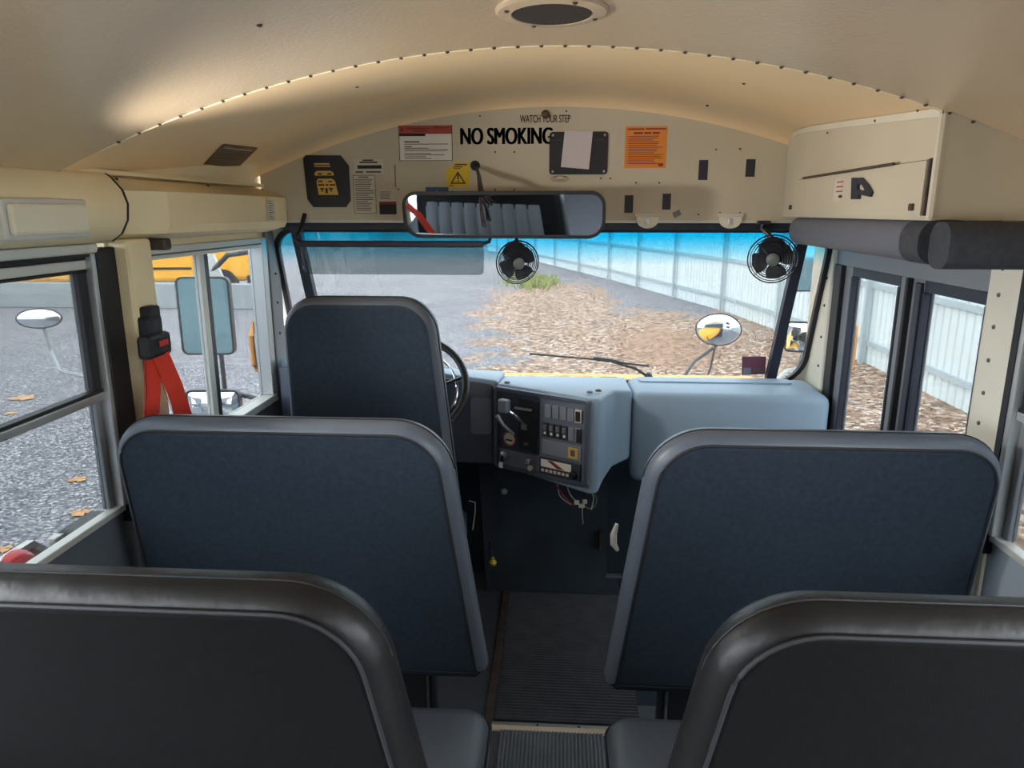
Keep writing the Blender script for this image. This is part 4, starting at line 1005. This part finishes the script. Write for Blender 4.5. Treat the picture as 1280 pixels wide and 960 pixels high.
for (px, w, lab) in ((809, 13, 'translucent white clip under the bulkhead near the mirror'), (912, 13, 'translucent white clip under the bulkhead near the overhead cabinet')):
    x, z = bk(px, 275); ww = w*2.95/900
    t_ = thing('clip', lab, 'clip', (x, BK, z-.03), 'visor clips')
    q = MB(); q.prism([(x+ww*1.0*math.cos(a), z+.002+.034*math.sin(a)) for a in [PI+PI*i/12 for i in range(13)]]+[(x+ww, z+.012), (x-ww, z+.012)], lambda p: (p[0], BK-.016, p[1]), lambda p: (p[0], BK-.009, p[1])); link('cup', q, M['clear_plastic'], t_)
    q = MB(); q.box(x-ww*1.2, x+ww*1.2, BK-.012, BK, z+.012, z+.026, .002); link('base', q, M['offwhite'], t_)
    q = MB(); q.box(x-.008, x+.008, BK-.02, BK-.015, z-.018, z+.006, .002); link('spring', q, M['alu'], t_)
xa, za = bk(846, 267); q = MB(); q.box(-.014, .014, -.003, 0, -.010, .010, .001, Matrix.Translation((xa, BK, za)) @ Matrix.Rotation(math.radians(-28), 4, 'Y')); tag(link('tag', q, M['tape'], None), 'small tilted silver square stuck above the windshield edge', 'tag')
for px, py in ((619, 190), (643, 190), (619, 237), (643, 237), (751, 223), (763, 223), (795, 228.5), (824, 228.5), (895, 187), (925, 186), (498, 236.5), (546, 158.5), (600, 145), (688+20, 139), (873, 268), (900, 266), (925, 266)):
    x, z = bk(px, py); q = MB(); q.lathe([(.0035, -.001), (.0035, .002), (.001, .003)], (x, BK, z), (0, -1, 0), 8); link('screw', q, M['rust'], wf)

# ------------------------------------------------------------------ interior mirror
mc = Vector((-.20, 2.57, 1.69)); tilt = Matrix.Rotation(math.radians(11.6), 4, 'X')
MM = Matrix.Translation(mc) @ Matrix.Rotation(math.radians(-4.5), 4, 'Z') @ tilt
im = thing('interior_mirror', 'wide rounded interior mirror below the bulkhead reflecting pale seats', 'mirror', mc-Vector((0, 0, .08)))
o_ = rrect(-.357, .357, -.081, .081, (.062, .062, .05, .05), 8); i_ = inset(o_, .011)
q = MB(); loft_pad(q, o_, [(0, .002), (.006, 0), (.02, .004), (.028, .02)], lambda x, z, d: MM @ Vector((x, d, z))); link('shell', q, M['black'], im, smooth=True, angle=50)
q = MB(); q.ring(o_, i_, lambda p: MM @ Vector((p[0], -.006, p[1])), lambda p: MM @ Vector((p[0], .001, p[1]))); link('rim', q, M['black'], im)
q = MB(); q.prism(inset(o_, .010), lambda p: MM @ Vector((p[0], -.0025, p[1])), lambda p: MM @ Vector((p[0], .0, p[1]))); link('mirror_glass', q, M['mirror'], im)
for sx in (-.22, .22):
    q = MB(); q.tube([MM @ Vector((sx, .025, .03)), MM @ Vector((sx*.95, .15, .05)), (mc.x+sx*.95, BK+.001, 1.715)], .008, 8); link('bracket', q, M['black_metal'], im, smooth=True)

# sun visor
vx0, vx1 = -.99, -.285
sv = thing('sun_visor', "smoky translucent sun visor hanging across the driver's side of the windshield", 'sun visor', (-.64, 2.75, 1.47))
q = MB(); q.prism(rrect(vx0, vx1, 1.466, 1.575, (.03, .02, .004, .004), 5), lambda p: (p[0], 2.74+(1.58-p[1])*.12, p[1]), lambda p: (p[0], 2.744+(1.58-p[1])*.12, p[1])); link('visor_blade', q, M['smoke'], sv)
q = MB(); q.box(vx0, vx1, 2.73, 2.752, 1.570, 1.594, .005); link('clamp_bar', q, M['navy'], sv)
q = MB(); q.tube([(vx1-.01, 2.741, 1.583), (vx1+.02, 2.75, 1.59), (vx1+.03, 2.82, 1.64), (vx1+.03, BK+.001, 1.69)], .007, 8); link('arm', q, M['black_metal'], sv, smooth=True)
q = MB(); q.tube([(vx0+.01, 2.741, 1.583), (vx0-.02, 2.75, 1.60), (vx0-.03, 2.85, 1.64), (vx0-.03, BK+.001, 1.69)], .009, 8); link('arm', q, M['black_metal'], sv, smooth=True)

# fans
def fan(c, r, face, top, label, rot):
    c = Vector(c); f = Vector(face).normalized(); u = f.cross(Vector((0, 0, 1))).normalized(); v = u.cross(f).normalized()
    t_ = thing('fan', label, 'fan', c-Vector((0, 0, r)), 'dashboard fans')
    P = lambda rr, a, d: c+u*(rr*math.cos(a))+v*(rr*math.sin(a))+f*d
    dep = lambda k: .030*(1-(k)**2)
    q = MB()
    for k in (1.0, .9, .8, .7, .6, .5, .4): q.tube([P(r*k, 2*PI*i/40, dep(k)) for i in range(40)], .0017 if k < 1 else .0028, 5, True)
    for k in (1.0, .8, .6): q.tube([P(r*k, 2*PI*i/40, -dep(k)-.004) for i in range(40)], .0012, 5, True)
    for a in [rot+PI/2*i for i in range(4)]:
        q.tube([P(r*k, a, dep(k)+.001) for k in (.3, .5, .7, .9, 1.0)], .0016, 5); q.tube([P(r*k, a+.4, -dep(k)-.005) for k in (.3, .6, .8, 1.0)], .0016, 5)
    link('cage', q, M['black_metal'], t_)
    q = MB(); q.lathe([(.27*r, .026), (.27*r, .031), (.2*r, .036), (.05*r, .037)], c, f, 20); link('badge', q, M['tape'], t_, smooth=True)
    q = MB(); q.lathe([(.40*r, -.008), (.56*r, -.02), (.60*r, -.045), (.55*r, -.075), (.3*r, -.09)], c+v*r*.30, f, 18); link('motor', q, M['navy'], t_, smooth=True)
    for k in range(4):
        a0 = rot+.5+k*PI/2; q = MB(); rows = []
        for i in range(5):
            rr = r*(.2+.66*i/4); w = .30+.42*math.sin(PI*(.25+.6*i/4))
            rows.append([P(rr, a0-w, .006), P(rr, a0, .0), P(rr, a0+w, -.012)])
        q.grid(rows); q.grid([[v_-f*.001 for v_ in r_] for r_ in rows]); link('blade', q, M['navy'], t_, smooth=True)
    top = Vector(top); q = MB(); q.tube([c-f*.06, c-f*.07+v*r*.7, top-Vector((0, 0, .02)), top], [.012, .012, .011, .014], 8); link('bracket', q, M['black_metal'], t_, smooth=True)
    q = MB(); q.box(top.x-.024, top.x+.024, top.y-.02, top.y+.02, top.z-.006, top.z+.008, .003); link('base', q, M['navy'], t_)
    return t_
fan((-.16, 2.79, 1.512), .082, (.25, -1, -.12), (-.15, BK-.008, 1.66), 'black caged fan hanging below the interior mirror', .5)
fan((.80, 2.80, 1.528), .089, (-.25, -1, -.05), (.78, BK-.008, 1.66), 'black caged fan by the right windshield pillar', .78)

# stickers on the windshield
def wpt(px, py, d=0):
    y = 3.0
    for _ in range(10): p = ray_at(px, py, 'Y', y); y = WT[0]+(WB[0]-WT[0])*wsz(p.z)
    return Vector((p.x, y+d, p.z))
Q = [wpt(*k) for k in ((928, 446), (958, 446), (957, 468), (927.5, 469))]
q = MB(); q.prism(list(range(4)), lambda i: Q[i]+Vector((0, .0065, 0)), lambda i: Q[i]+Vector((0, .0045, 0))); ic = tag(link('inspection_sticker', q, M['maroon_film'], None), 'square maroon sticker low on the right of the windshield', 'sticker')
q = MB(); q.prism([(.06, .62), (.38, .62), (.38, .95), (.06, .95)], lambda p: Q[0].lerp(Q[1], p[0]).lerp(Q[3].lerp(Q[2], p[0]), p[1])+Vector((0, .0045, 0)), lambda p: Q[0].lerp(Q[1], p[0]).lerp(Q[3].lerp(Q[2], p[0]), p[1])+Vector((0, .0037, 0))); link('pale_print', q, M['panel_pale'], ic)
q = MB(); q.prism([(.45, .7), (.94, .7), (.94, .92), (.45, .92)], lambda p: Q[0].lerp(Q[1], p[0]).lerp(Q[3].lerp(Q[2], p[0]), p[1])+Vector((0, .0045, 0)), lambda p: Q[0].lerp(Q[1], p[0]).lerp(Q[3].lerp(Q[2], p[0]), p[1])+Vector((0, .0039, 0))); link('print_band', q, M['ink_soft'], ic)
q = MB()
for (px, py, rx, ry) in ((940, 422, 5, 6), (953, 419, 9, 8), (953, 421, 6, 5), (938, 426, 7, 5)):
    q.tube([wpt(px+rx*math.cos(a), py+ry*math.sin(a), .006) for a in [2*PI*i/18 for i in range(18)]], .0009, 4, True)
tag(link('finger_scribble', q, M['offwhite'], None), 'faint pale loops scribbled on the right of the windshield', 'scribble')

# ------------------------------------------------------------------ outside: own bus
hd_ = thing('bus_hood', "the bus's own yellow hood just beyond the windshield", 'hood', (XC, 4.2, -.2))
q = MB(); rows = []
for (y, zt, hw_) in ((3.26, .925, .98), (3.45, .90, .96), (4.0, .76, .86), (4.6, .60, .78), (5.05, .46, .72), (5.15, .36, .70), (5.18, -.2, .70)):
    rows.append([(XC-hw_, y, zt-.45 if zt > 0 else zt-.1), (XC-hw_*.97, y, zt-.10), (XC-hw_*.85, y, zt-.03), (XC-hw_*.4, y, zt), (XC+hw_*.4, y, zt), (XC+hw_*.85, y, zt-.03), (XC+hw_*.97, y, zt-.10), (XC+hw_, y, zt-.45 if zt > 0 else zt-.1)])
q.grid(rows); link('hood_skin', q, M['bus_yellow'], hd_, smooth=True, angle=50)
q = MB(); q.box(-1.0, .92, 3.215, 3.40, .90, .945, .01); cw = link('cowl', q, M['bus_yellow'], hd_)
for xa in (-.34, -.18, -.02, .09, .2):
    q = MB(); q.box(xa, xa+.075, 3.29, 3.31, .944, .949); link('vent_slot', q, M['ink'], cw)
wi = thing('wiper', 'black windshield wiper resting at the bottom of the windshield', 'wiper', (.3, 3.25, .95))
q = MB(); q.tube([wpt(812, 474, .05), wpt(795, 463, .045), wpt(764, 454, .035)], [.008, .006, .004], 6); link('arm', q, M['black_metal'], wi, smooth=True)
q = MB(); q.tube([wpt(662, 443.5, .022), wpt(735, 450, .028), wpt(812, 459, .022)], .0042, 6); link('blade', q, M['black'], wi, smooth=True)
q = MB(); q.tube([wpt(742, 449, .034), wpt(764, 452, .04), wpt(786, 457, .034)], .005, 6); link('bridge', q, M['black_metal'], wi, smooth=True)
q = MB(); p = wpt(812, 474, .05); q.lathe([(.02, -.04), (.018, .01), (.008, .02)], p, (0, -.3, 1), 12); link('pivot', q, M['black_metal'], wi)

def egg_mirror(name, label, c, rx, rz, face, group=None, thick=.05):
    c = Vector(c); f = Vector(face).normalized(); t_ = thing(name, label, 'mirror', c-Vector((0, 0, rz)), group)
    u = f.cross(Vector((0, 0, 1))).normalized()
    q = MB(); q.lathe([(rx*math.cos(a), thick*math.sin(a)) for a in [PI/2*i/8 for i in range(8)]]+[(.002, thick)], c, f, 32, 1, rz/rx); link('mirror_glass', q, M['mirror'], t_, smooth=True)
    q = MB(); v = u.cross(f).normalized(); q.tube([c+u*(rx*math.cos(a))+v*(rz*math.sin(a)) for a in [2*PI*i/40 for i in range(40)]], .006, 6, True); link('rim', q, M['black'], t_, smooth=True)
    q = MB(); q.lathe([(rx, 0), (rx*.8, -.04), (.03, -.06)], c, f, 24, 1, rz/rx); link('shell', q, M['grey_mirror_back'], t_, smooth=True)
    return t_
c1 = ray_at(898, 412, 'Y', 4.95)
xm = egg_mirror('crossview_mirror', 'round convex mirror on thin arms above the right fender', c1, .148, .108, (-.2, -1, -.05), thick=.06)
def arm_to(par, pts, r, m=M['grey_mirror_back']):
    q = MB(); q.tube(pts, r, 8); link('arm', q, m, par, smooth=True)
foot = Vector((.66, 4.55, .45)); foot2 = Vector((.70, 4.85, .40))
arm_to(xm, [c1+Vector((.02, .05, -.10)), c1+Vector((.0, .06, -.13)), ray_at(868, 452, 'Y', 4.85), foot], .011); arm_to(xm, [c1+Vector((.0, .06, -.12)), ray_at(888, 460, 'Y', 5.0), ray_at(880, 475, 'Y', 5.0)+Vector((0, 0, -.05)), foot2+Vector((.1, .1, -.02))], .008)
def flat_mirror(name, label, corners_px, Yp, th, m, rad, group=None, face_tilt=0):
    a = ray_at(*corners_px[0], 'Y', Yp); b_ = ray_at(*corners_px[1], 'Y', Yp)
    x0, x1, z1, z0 = a.x, b_.x, a.z, b_.z
    t_ = thing(name, label, 'mirror', ((x0+x1)/2, Yp, z0), group)
    cen = Vector(((x0+x1)/2, Yp, (z0+z1)/2)); MX = Matrix.Translation(cen) @ Matrix.Rotation(face_tilt, 4, 'Z')
    P = rrect(-(x1-x0)/2, (x1-x0)/2, -(z1-z0)/2, (z1-z0)/2, rad, 6)
    q = MB(); loft_pad(q, P, [(.004, 0), (.03, .0), (th, .03)], lambda x, z, d: MX @ Vector((x, d, z))); link('shell', q, M['grey_mirror_back'], t_, smooth=True, angle=50)
    q = MB(); q.ring(P, inset(P, .008), lambda p: MX @ Vector((p[0], -.004, p[1])), lambda p: MX @ Vector((p[0], .006, p[1]))); link('rim', q, M['black'], t_)
    return t_, MX, P, cen
def mirror_face(t_, MX, P, m, bulge=0):
    q = MB()
    loft_pad(q, inset(P, .006), [(.003, 0), (0, 0)] + ([(-bulge*.5, .02), (-bulge*.85, .05), (-bulge, .07)] if bulge else []), lambda x, z, d: MX @ Vector((x, d, z))); link('mirror_glass', q, m, t_, smooth=bool(bulge))
t_, MX, P, cen = flat_mirror('side_mirror', "tall flat side mirror outside the driver's sliding window", ((219, 346), (293, 444)), 3.10, .07, M['mirror_tint'], .03, 'side mirrors', math.radians(4)); mirror_face(t_, MX, P, M['mirror_tint'])
arm_to(t_, [cen+Vector((.0, .05, .17)), (cen.x+.12, 3.12, cen.z+.27), (L-.04, 3.08, cen.z+.30)], .012); arm_to(t_, [cen+Vector((.03, .05, .1)), cen+Vector((.03, .06, -.36))], .011)
arm_to(t_, [cen+Vector((.03, .06, -.36)), (L-.04, 3.10, cen.z-.40)], .011)
q = MB(); q.prism([(-.06, .17), (.08, .17), (.04, .29)], lambda p: (cen.x+p[0], 3.13, cen.z+p[1]), lambda p: (cen.x+p[0], 3.15, cen.z+p[1])); link('gusset', q, M['alu_pale'], t_)
t_, MX, P, cen = flat_mirror('convex_mirror', "small convex mirror under the tall mirror outside the driver's window", ((232, 487), (301, 524)), 3.08, .06, M['mirror'], .03, 'side mirrors', math.radians(4)); mirror_face(t_, MX, P, M['mirror'], .02)
t_, MX, P, cen = flat_mirror('side_mirror', 'tall flat side mirror beyond the right corner of the windshield', ((997, 296), (1041, 365)), 4.0, .07, M['mirror_tint'], .02, 'side mirrors', math.radians(-6)); mirror_face(t_, MX, P, M['mirror_tint'])
arm_to(t_, [cen+Vector((.02, .05, -.1)), cen+Vector((.02, .06, -.36)), (cen.x-.02, 4.06, cen.z-.58), (R+.05, 3.6, .93), (R-.1, 3.45, .86)], .011, M['alu'])
t_, MX, P, cen = flat_mirror('convex_mirror', 'small convex mirror showing yellow hood beyond the right windshield corner', ((984, 402), (1028, 441)), 3.97, .05, M['mirror'], .025, 'side mirrors', math.radians(-14)); mirror_face(t_, MX, P, M['mirror'], .035)
for nm, lab, x, pts in (('grab_rail', "yellow-orange grab rail outside the driver's sliding window", -1.30, ((330, 397), (317, 405), (314, 420), (318, 455), (322, 462), (332, 467))), ('grab_rail', 'orange grab rail outside the entrance door', 1.18, ((1059, 402), (1066, 404), (1069, 410), (1066, 440), (1063, 460), (1058, 468)))):
    q = MB(); P = [ray_at(px, py, 'X', x) for px, py in pts]; sgn = -1 if x < 0 else 1
    yy = P[0].y; q.tube([(sgn*1.24 if sgn < 0 else R+.05, 3.08 if sgn < 0 else 3.06, P[0].z+.002)]+P+[(sgn*1.24 if sgn < 0 else R+.05, 3.08 if sgn < 0 else 3.06, P[-1].z-.002)], .013, 8); tag(link(nm, q, M['grab'], None, smooth=True), lab, 'grab rail', 'grab rails')
# folded stop arm on the left side
sa = thing('stop_arm', 'folded red stop arm with red lamp outside the left passenger window', 'stop arm', (L-.12, 1.5, .6))
XO = -1.34
oc_ = [(.20*math.cos(PI/8+PI/4*i), .20*math.sin(PI/8+PI/4*i)) for i in range(8)]
q = MB(); q.prism([(y*1.05, z) for y, z in oc_], lambda p: (XO, 1.54+p[0], .688+p[1]), lambda p: (XO-.012, 1.54+p[0], .688+p[1])); sf = link('sign_sheet', q, M['red_sheet'], sa)
q = MB(); q.ring([(y*1.09, z*1.035) for y, z in oc_], [(y*1.0, z*.95) for y, z in oc_], lambda p: (XO+.004, 1.54+p[0], .688+p[1]), lambda p: (XO-.016, 1.54+p[0], .688+p[1])); link('sign_border', q, M['white'], sa)
q = MB(); q.lathe([(.062, 0), (.060, .02), (.048, .038), (.026, .05), (.004, .054)], (XO+.0, 1.545, .825), (1, 0, 0), 24); link('lamp', q, M['red'], sa, smooth=True)
q = MB(); q.box(XO+.004, L-.03, 1.70, 1.85, .75, .868, .012); q.box(XO+.002, L-.03, 1.60, 1.72, .62, .68, .01); link('hinge_bracket', q, M['black'], sa)
q = MB(); q.box(XO+.004, XO+.03, 1.665, 1.70, .78, .865, .004); link('spacer', q, M['alu_pale'], sa)

# ------------------------------------------------------------------ outside: yard
def fence_pts():
    P = [(5.65, -6), (5.65, 13.4), (4.62, 20.5), (2.1, 30), (-1.3, 41), (-5.2, 53)]
    return [Vector((x, y, 0)) for x, y in P]
FP = fence_pts(); FH = 2.75
fe = thing('metal_fence', 'tall white corrugated metal fence along the right of the yard', 'fence', (5, 14, -1))
posts = []
for a, b_ in zip(FP, FP[1:]):
    ln = (b_-a).length; d = (b_-a)/ln; nr = Vector((-d.y, d.x, 0))   # towards the yard
    if nr.x > 0: nr = -nr
    nspan = max(1, round(ln/3.6))
    for k in range(nspan):
        p0 = a+d*(ln*k/nspan); p1 = a+d*(ln*(k+1)/nspan); seg = (p1-p0).length
        cols = []; nr_ = round(seg/.2)
        for i in range(nr_):
            for f_, o_ in ((0, 0), (.72, 0), (.80, .03), (.92, .03)): cols.append(p0+d*(seg*(i+f_)/nr_)-nr*o_)
        cols.append(p1)
        q = MB(); q.grid([[c+Vector((0, 0, z)) for c in cols] for z in (-1.0, -1.0+FH)]); link('corrugated_panel', q, M['fence'], fe)
        for z in (-.66, .38):
            q = MB(); o1 = nr*.012; o2 = nr*.05
            for (u, v) in ((o1, o2),):
                q.prism([(0, 0), (1, 0), (1, 1), (0, 1)], lambda p: p0.lerp(p1, p[0])+u+Vector((0, 0, z+.09*p[1])), lambda p: p0.lerp(p1, p[0])+v+Vector((0, 0, z+.09*p[1])))
            link('rail', q, M['fence_rail'], fe)
        q = MB(); c = p0+nr*.09; q.box(c.x-.04, c.x+.04, c.y-.04, c.y+.04, -1, -1+FH-.1); link('post', q, M['fence_rail'], fe)

# leaf litter and heap
def leaf_quad(q, x, y, z, s):
    a = random.random()*2*PI; t = random.uniform(-.9, .9); u = Vector((math.cos(a), math.sin(a), math.sin(t)*.6))*s; v = Vector((-math.sin(a), math.cos(a), random.uniform(-.4, .4)))*s*.7
    c = Vector((x, y, z)); q.quad(c-u*.6, c-v*.5, c+u*.6, c+v*.5)
q = MB(); q2 = MB()
for i in range(5200):
    k = random.random()
    if k < .42: x, y = random.gauss(2.4, 1.0), random.gauss(14.6, 1.9); 
    elif k < .72: x, y = random.gauss(1.6, 1.6), random.gauss(14, 4)
    elif k < .85: x, y = 5.3-abs(random.gauss(0, .45)), random.uniform(5, 13.5)
    else: x, y = random.gauss(-.2, 1.0), random.gauss(20, 5)
    if x > 5.3: continue
    hz = .34*math.exp(-((x-2.25)/.65)**2-((y-14.8)/1.4)**2)*random.random()
    leaf_quad(q if random.random() < .6 else q2, x, y, -.985+hz, random.uniform(.03, .075))
o = link('fallen_leaves', q, M['leaf'], None); tag(o, 'litter of brown fallen leaves spread over the gravel ahead', 'leaves', kind='stuff')
o = link('fallen_leaves', q2, mat('pale_leaf', (196, 170, 144), .8, noise=(3, .3)), None); tag(o, 'paler tan fallen leaves mixed through the brown leaf litter ahead', 'leaves', kind='stuff')
hp2 = MB(); rows = []
for i in range(21):
    row = []
    for j in range(21):
        x = .6+3.8*i/20; y = 12+5.6*j/20; h = .36*math.exp(-((x-2.25)/.6)**2-((y-14.8)/1.3)**2)
        e = min(i, j, 20-i, 20-j); row.append((x+random.uniform(-.04, .04), y+random.uniform(-.05, .05), -1.02+(h+random.uniform(0, .05)*min(1, h*6) if e else 0)))
    rows.append(row)
hp2.grid(rows); tag(link('leaf_heap', hp2, mat('heap_leaves', (150, 120, 96), .9, noise=(9, .5), bump=(14, 1, .06)), None, smooth=True), 'low heap of raked brown leaves ahead of the bus', 'leaf heap')
# single orange leaves on the gravel by the left window
for (px, py, s, lab) in ((28, 497, .17, 'orange fallen leaves clump on gravel above the window rail'), (97, 599, .085, 'orange fallen leaf on gravel seen below the window rail'), (100, 640, .085, 'orange fallen leaf on gravel nearest the stop arm bracket'), (4, 686, .06, 'orange fallen leaf on gravel at the picture edge beside the stop arm'), (14, 516, .08, 'reddish fallen leaf on gravel just above the window rail')):
    c = ray_at(px, py, 'Z', -.985); q = MB()
    n = 14
    pts = [(c.x+s*(.9+.28*math.sin(5*a+px)+.2*random.random())*math.cos(a), c.y+s*(.8+.3*math.sin(3*a+px)+.2*random.random())*math.sin(a)) for a in [2*PI*i/n for i in range(n)]]
    cv_ = q.bm.verts.new((c.x, c.y, -.975)); vs_ = [q.bm.verts.new((x, y, -.992+.012*(i % 2))) for i, (x, y) in enumerate(pts)]
    for i in range(n): q.bm.faces.new((cv_, vs_[i], vs_[(i+1) % n]))
    tag(link('fallen_leaf', q, M['leaf_orange'], None), lab, 'leaf', 'single leaves on the gravel')
# grass tuft by the far fence
q = MB(); c = ray_at(668, 357, 'Z', -1.0)
for i in range(260):
    x, y = c.x+random.gauss(0, .45), c.y+random.gauss(0, .7); h = random.uniform(.15, .4); a = random.random()*6.28; w = .025
    q.quad((x-w*math.cos(a), y-w*math.sin(a), -1), (x+w*math.cos(a), y+w*math.sin(a), -1), (x+random.uniform(-.1, .1)+.005, y+random.uniform(-.1, .1), -1+h), (x+random.uniform(-.1, .1)-.005, y, -1+h*.95))
tag(link('grass_tuft', q, M['grass'], None), 'small yellow-green tuft of grass near the far fence', 'grass', kind='stuff')

# parked yellow bus and low wall on the left
def bus(ox, oy, ang, ln, label):
    t_ = thing('school_bus', label, 'bus', (ox, oy, -1), 'parked yellow buses')
    RM = Matrix.Translation((ox, oy, -1)) @ Matrix.Rotation(ang, 4, 'Z')
    def bb_(n, x0, x1, y0, y1, z0, z1, m, bev=.0, par=t_):
        q = MB(); q.box(x0, x1, y0, y1, z0, z1, bev, RM); return link(n, q, m, par)
    body = bb_('body', -ln, 0, -1.2, 1.2, .62, 3.0, M['bus_yellow'], .12)
    bb_('hood', -.05, 1.5, -1.0, 1.0, .62, 1.7, M['bus_yellow'], .15); bb_('front_bumper', 1.5, 1.68, -1.15, 1.15, .5, .8, M['black'], .02)
    for z in (1.0, 1.55): bb_('rub_rail', -ln+.1, -.1, -1.225, -1.19, z, z+.07, M['black'], .01)
    n = int(ln/.85)
    for i in range(n): bb_('window', -.9-i*.85-.35, -.9-i*.85+.35, -1.212, -1.19, 1.85, 2.55, M['recess'], .02)
    bb_('windscreen', -.005, .02, -1.0, 1.0, 1.75, 2.6, M['recess'], .0)
    for x in (.7, -ln+2.0):
        q = MB(); q.lathe([(.48, -.14), (.5, -.1), (.5, .1), (.48, .14)], RM @ Vector((x, -1.02, .5)), RM.to_3x3() @ Vector((0, 1, 0)), 24); w_ = link('wheel', q, M['black'], t_, smooth=True, angle=40)
        q = MB(); q.lathe([(.26, 0), (.22, .03), (.05, .03)], RM @ Vector((x, -1.17, .5)), RM.to_3x3() @ Vector((0, -1, 0)), 16); link('hubcap', q, M['alu_pale'], w_)
    return t_
bus(-11.2, 22.6, math.radians(8), 8.5, 'parked yellow school bus seen through the left windows')
cw_ = MB(); cw_.box(-30, -8.6, 19.9, 20.15, -1, -.28, .03); tag(link('low_wall', cw_, M['concrete'], None), 'low pale concrete wall in front of the parked yellow bus', 'wall')
q = MB(); random.seed(3); rows = []
for i in range(61):
    x = -60+i*1.1; h = 1.5+random.random()*1.6
    rows.append([(x, 60, -1.0), (x, 59.4+random.random(), .4), (x, 60+random.random(), -1+h), (x, 62, -1+h*.9), (x, 62.5, -1.0)])
q.grid(rows); tag(link('far_hedge', q, M['hedge'], None, smooth=True), 'pale grey-green line of trees at the far end of the yard', 'hedge', kind='stuff')
# added oval mirror and arm, standing in for an unidentified oval shape
c2 = ray_at(49, 398, 'X', -3.0)
ym = egg_mirror('oval_stand_in', 'oval mirror and bent arm standing in for an unidentified shape outside the left passenger window', c2, .115, .055, (.35, -1, .05), thick=.03)
arm_to(ym, [c2+Vector((0, .02, -.05)), c2+Vector((.02, .03, -.20)), c2+Vector((.3, -.3, -.24)), (L-.03, c2.y-1.1, c2.z-.26)], .010, M['concrete'])
